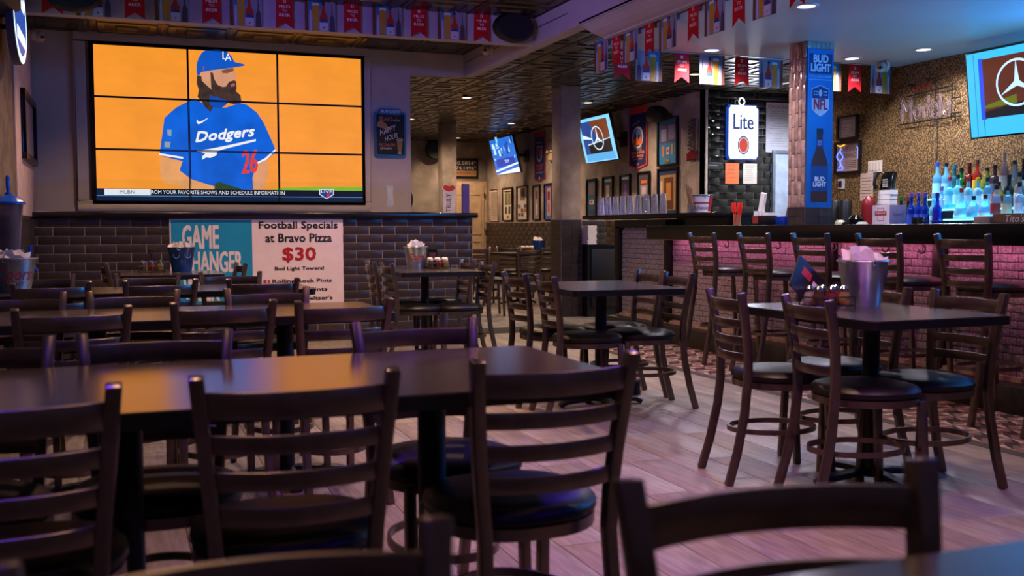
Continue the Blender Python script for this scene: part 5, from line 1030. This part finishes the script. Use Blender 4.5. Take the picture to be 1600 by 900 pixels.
for i in range(9): MB().box(6.34, 6.42, 7.27 + random.uniform(-.004, .004), 7.43 + random.uniform(-.004, .004), 1.05 + i * .0425, 1.088 + i * .0425).build('napkin_bundle', mNap, t_)
t_ = thing('telephone', 'black desk telephone standing on the napkin stack', 'telephone', (6.37, 7.37, 1.432)); t_.scale = (.8, .72, .85); M4 = Matrix.Rotation(R(-35), 4, 'Y')
MB().box(-.03, .03, -.10, .10, .0, .19, Matrix.Translation((.02, 0, 0)) @ Matrix.Rotation(R(14), 4, 'Y')).build('base', mBlackG, t_, bevel=.008)
MB().tube([(-.06, .085, .02), (-.085, .085, .06), (-.075, .085, .13), (-.045, .085, .18)], [.028, .020, .020, .028], 10).build('handset', mBlack, t_, smooth=True)
kp = MB()
for i in range(3):
    for j in range(4): kp.box(-.022, -.012, -.055 + i * .028, -.037 + i * .028, .03 + j * .022, .044 + j * .022)
kp.build('keypad', M('key_grey', 'A8A498', .5), t_)
MB().tube([(0, .07, .01), (.0, .11, -.08), (.0, .08, -.2), (.01, .12, -.33)], .008, 6).build('cord', mBlack, t_, smooth=True)
# clutter behind the bar left of the telephone
def cyl(name, x, y, z, prof, mat, label, cat): o = MB().lathe(prof, 16).build(name, mat, smooth=True); o.location = (x, y, z); return tag(o, label, cat)
cyl('dark_canister', 6.5, 8.22, 1.05, [(.055, 0), (.055, .30), (.05, .31), (0, .31)], mBlack, 'black canister at the back wall by the column, left one', 'canister'); cyl('dark_canister', 6.5, 8.06, 1.05, [(.06, 0), (.06, .30), (.055, .31), (0, .31)], mBlack, 'black canister at the back wall by the column, right one', 'canister')
cyl('red_cup', 6.55, 7.80, 1.05, [(.05, 0), (.065, .25), (.06, .30), (.03, .34), (0, .345)], M('dark_red_plastic', '6A1018', .35), 'dark red rounded dispenser before the wall note', 'dispenser')
for i, (x, y, r, h, c) in enumerate(((6.35, 7.95, .05, .12, 'B0A890'), (6.33, 7.82, .06, .10, '141416'), (6.33, 7.70, .07, .16, '101012'), (6.3, 7.58, .055, .10, 'A8A8A0'))): cyl('bar_jar', x, y, 1.05, [(r * .8, 0), (r, h * .4), (r, h * .8), (r * .6, h), (0, h)], M('jar_' + c, c, .12, .3), ['squat pale jar behind the bar', 'small black jar behind the bar', 'round black pot behind the bar', 'chrome lidded jar behind the bar'][i], 'jar')
# objects on the bar left of the column
t_ = thing('straw_cup', 'small carton of red straws on the bar', 'straw cup', (5.2, 7.93, 1.12), rz=R(5)); MB().lathe([(.042, 0), (.045, .10), (.041, .10), (.04, .006), (0, .006)], 4).build('cup', M('kraft_cup', '8A5038', .7), t_)
for i in range(16):
    a = i * 2.4; r_ = .008 + .022 * (i / 16) ** .5; MB().tube([(r_ * math.cos(a), r_ * math.sin(a), .01), (r_ * 1.8 * math.cos(a), r_ * 1.8 * math.sin(a), .205)], .004, 6).build('straw', M('red_straw', 'E02818', .35), t_)
t_ = thing('bar_caddy', 'black bar caddy with napkins and a small card on the bar', 'caddy', (5.25, 7.62, 1.12)); MB().box(-.05, .08, -.14, .10, 0, .085).build('tray', mBlack, t_, bevel=.004); MB().box(-.056, -.05, -.02, .06, .015, .08).build('card', PR('8A3028'), t_); MB().box(-.02, .06, -.12, -.04, .085, .11).build('napkin_pile', mNap, t_); MB().box(-.03, .05, .02, .08, .085, .125, ).build('white_cup', mWhite, t_); o = MB().box(-.012, .012, -.03, .03, .0, .2).build('leaning_menu', mWhite, t_); o.location = (.0, .02, .085); o.rotation_euler = (R(14), 0, 0)
o = MB().box(-.05, .05, -.06, .06, 0, .075).build('blue_box', M('blue_foil', '1438A8', .25, .4), bevel=.004); o.location = (5.3, 7.36, 1.12); tag(o, 'small shiny blue box on the bar by the column', 'box')
def cloak(name, x, y, z, h, w, mat, label):
    m = MB(); n_ = 20; vs = []; prof = [(.02, 1), (.25, .96), (.55, .75), (.75, .5), (.9, .25), (1, 0)]
    for r_, hh in prof: vs += [(.07 * r_ * math.cos(2 * PI * j / n_) * (1 + .2 * math.sin(3 * j)), w * r_ * math.sin(2 * PI * j / n_) * (1 + .1 * math.sin(2 * j + hh * 4)), h * hh) for j in range(n_)]
    fs = [(n_ * i + j, n_ * i + (j + 1) % n_, n_ * i + n_ + (j + 1) % n_, n_ * i + n_ + j)[::-1] for i in range(len(prof) - 1) for j in range(n_)]; fs.append(tuple(range(n_)))
    m.add(vs, fs); o = m.build(name, mat, smooth=True); o.location = (x, y, z); tag(o, label, 'coat'); s2 = thing('coat_stand', 'stand carrying the ' + label.split(' hung')[0] + ' behind the bar', 'coat stand', (x, y, 0)); MB().tube([(0, 0, 0), (0, 0, z + h - .02)], .012, 8).build('pole', mIron, s2); MB().lathe([(.14, 0), (.14, .02), (.02, .04)], 16).build('foot_plate', mIron, s2); return o
cloak('draped_coat', 5.95, 8.12, 1.0, .42, .14, M('grey_cloth', '5E5650', .95, bump=.3, bs=30), 'grey coat hung behind the bar in front of the black tiles'); cloak('draped_coat', 5.85, 7.82, .9, .50, .16, M('black_cloth', '131210', .9, bump=.3, bs=30), 'black coat hung behind the bar left of the printed column')
o = cyl('tall_stirrers', 5.2, 8.72, 1.243, [(.045, 0), (.045, .09), (.042, .09), (.04, .01), (0, .01)], mBeerGlass, 'glass of wooden stirrers left of the red-white bucket', 'jar')
for i in range(5): MB().tube([(0, .01 * i - .02, .01), (0, .03 * i + .0, .24 + .012 * i)], .006, 6).build('stirrer', M('pale_wood', '9A7048', .6), o)
o = cyl('sauce_bottle', 5.3, 8.78, 1.243, [(.03, 0), (.03, .10), (.012, .14), (.012, .17), (0, .17)], M('red_sauce', 'A82018', .3), 'red squeeze bottle left of the red-white bucket', 'bottle')
# ================================================================== left wall items
t_ = thing('oval_neon_sign', 'tall white and blue oval light sign edge-on at the top left', 'lit sign', (-.62, 7.7, 2.27), world=True); P_ = Panel((-.60, 7.72, 2.52), (0, -1, 0), (0, 0, 1)); P_ = Panel((-.60, 7.72, 2.52), (0, 1, 0), (0, 0, 1))
MB().ext(P_, [(.5 * math.cos(2 * PI * i / 40), .30 * math.sin(2 * PI * i / 40)) for i in range(40)], -.05, 0).build('case', M('sign_case', '1A2A58', .4), t_, smooth=True)
MB().use(EM('C8F0FF', 2.2)).ring(P_, 0, 0, .49, .29, .05, .002).build('light_ring', None, t_); MB().use(EM('2050B0', 1.)).ell(P_, 0, 0, .43, .235, .003).build('blue_face', None, t_)
MB().use(EM('E8F4FF', 1.4)).rect(P_, -.3, .08, .3, .16, .005).rect(P_, -.3, -.16, .3, -.08, .005).build('white_bars', None, t_)
for y in (7.4, 8.0): MB().box(XL, -.65, y, y + .03, 2.5, 2.53).build('wall_bracket', mIron, t_)
t_ = thing('left_wall_picture', 'dark framed picture seen edge-on on the left wall', 'framed print', (XL + .03, 9.9, 1.70), world=True); P_ = Panel((XL + .012, 0, 0), (0, 1, 0), (0, 0, 1))
MB().frame(P_, 9.2, 1.68, 10.35, 2.25, .05, 0, .04).build('frame', M('frame_100C10', '100C10', .3), t_, bevel=.004); MB().slab(P_, 9.25, 1.73, 10.3, 2.20, 0, .012).build('print_sheet', PR('7A7080'), t_)
t_ = thing('wall_mounted_screen', 'dark television edge-on in the top left corner, underside lit orange', 'television', (-.66, 6.9, 2.45), world=True)
MB().add([(-.72, 6.3, 2.52), (-.52, 6.3, 2.62), (-.52, 6.3, 2.90), (-.72, 6.3, 2.90), (-.72, 7.3, 2.42), (-.56, 7.3, 2.5), (-.56, 7.3, 2.90), (-.72, 7.3, 2.90)], [(0, 1, 2, 3), (7, 6, 5, 4), (0, 4, 5, 1), (1, 5, 6, 2), (2, 6, 7, 3), (3, 7, 4, 0)]).build('case', mBlack, t_)
MB().box(XL, -.7, 6.7, 6.8, 2.6, 2.8).build('wall_arm', mIron, t_)
for o in bpy.data.objects:
    if '_o' in o: del o['_o']
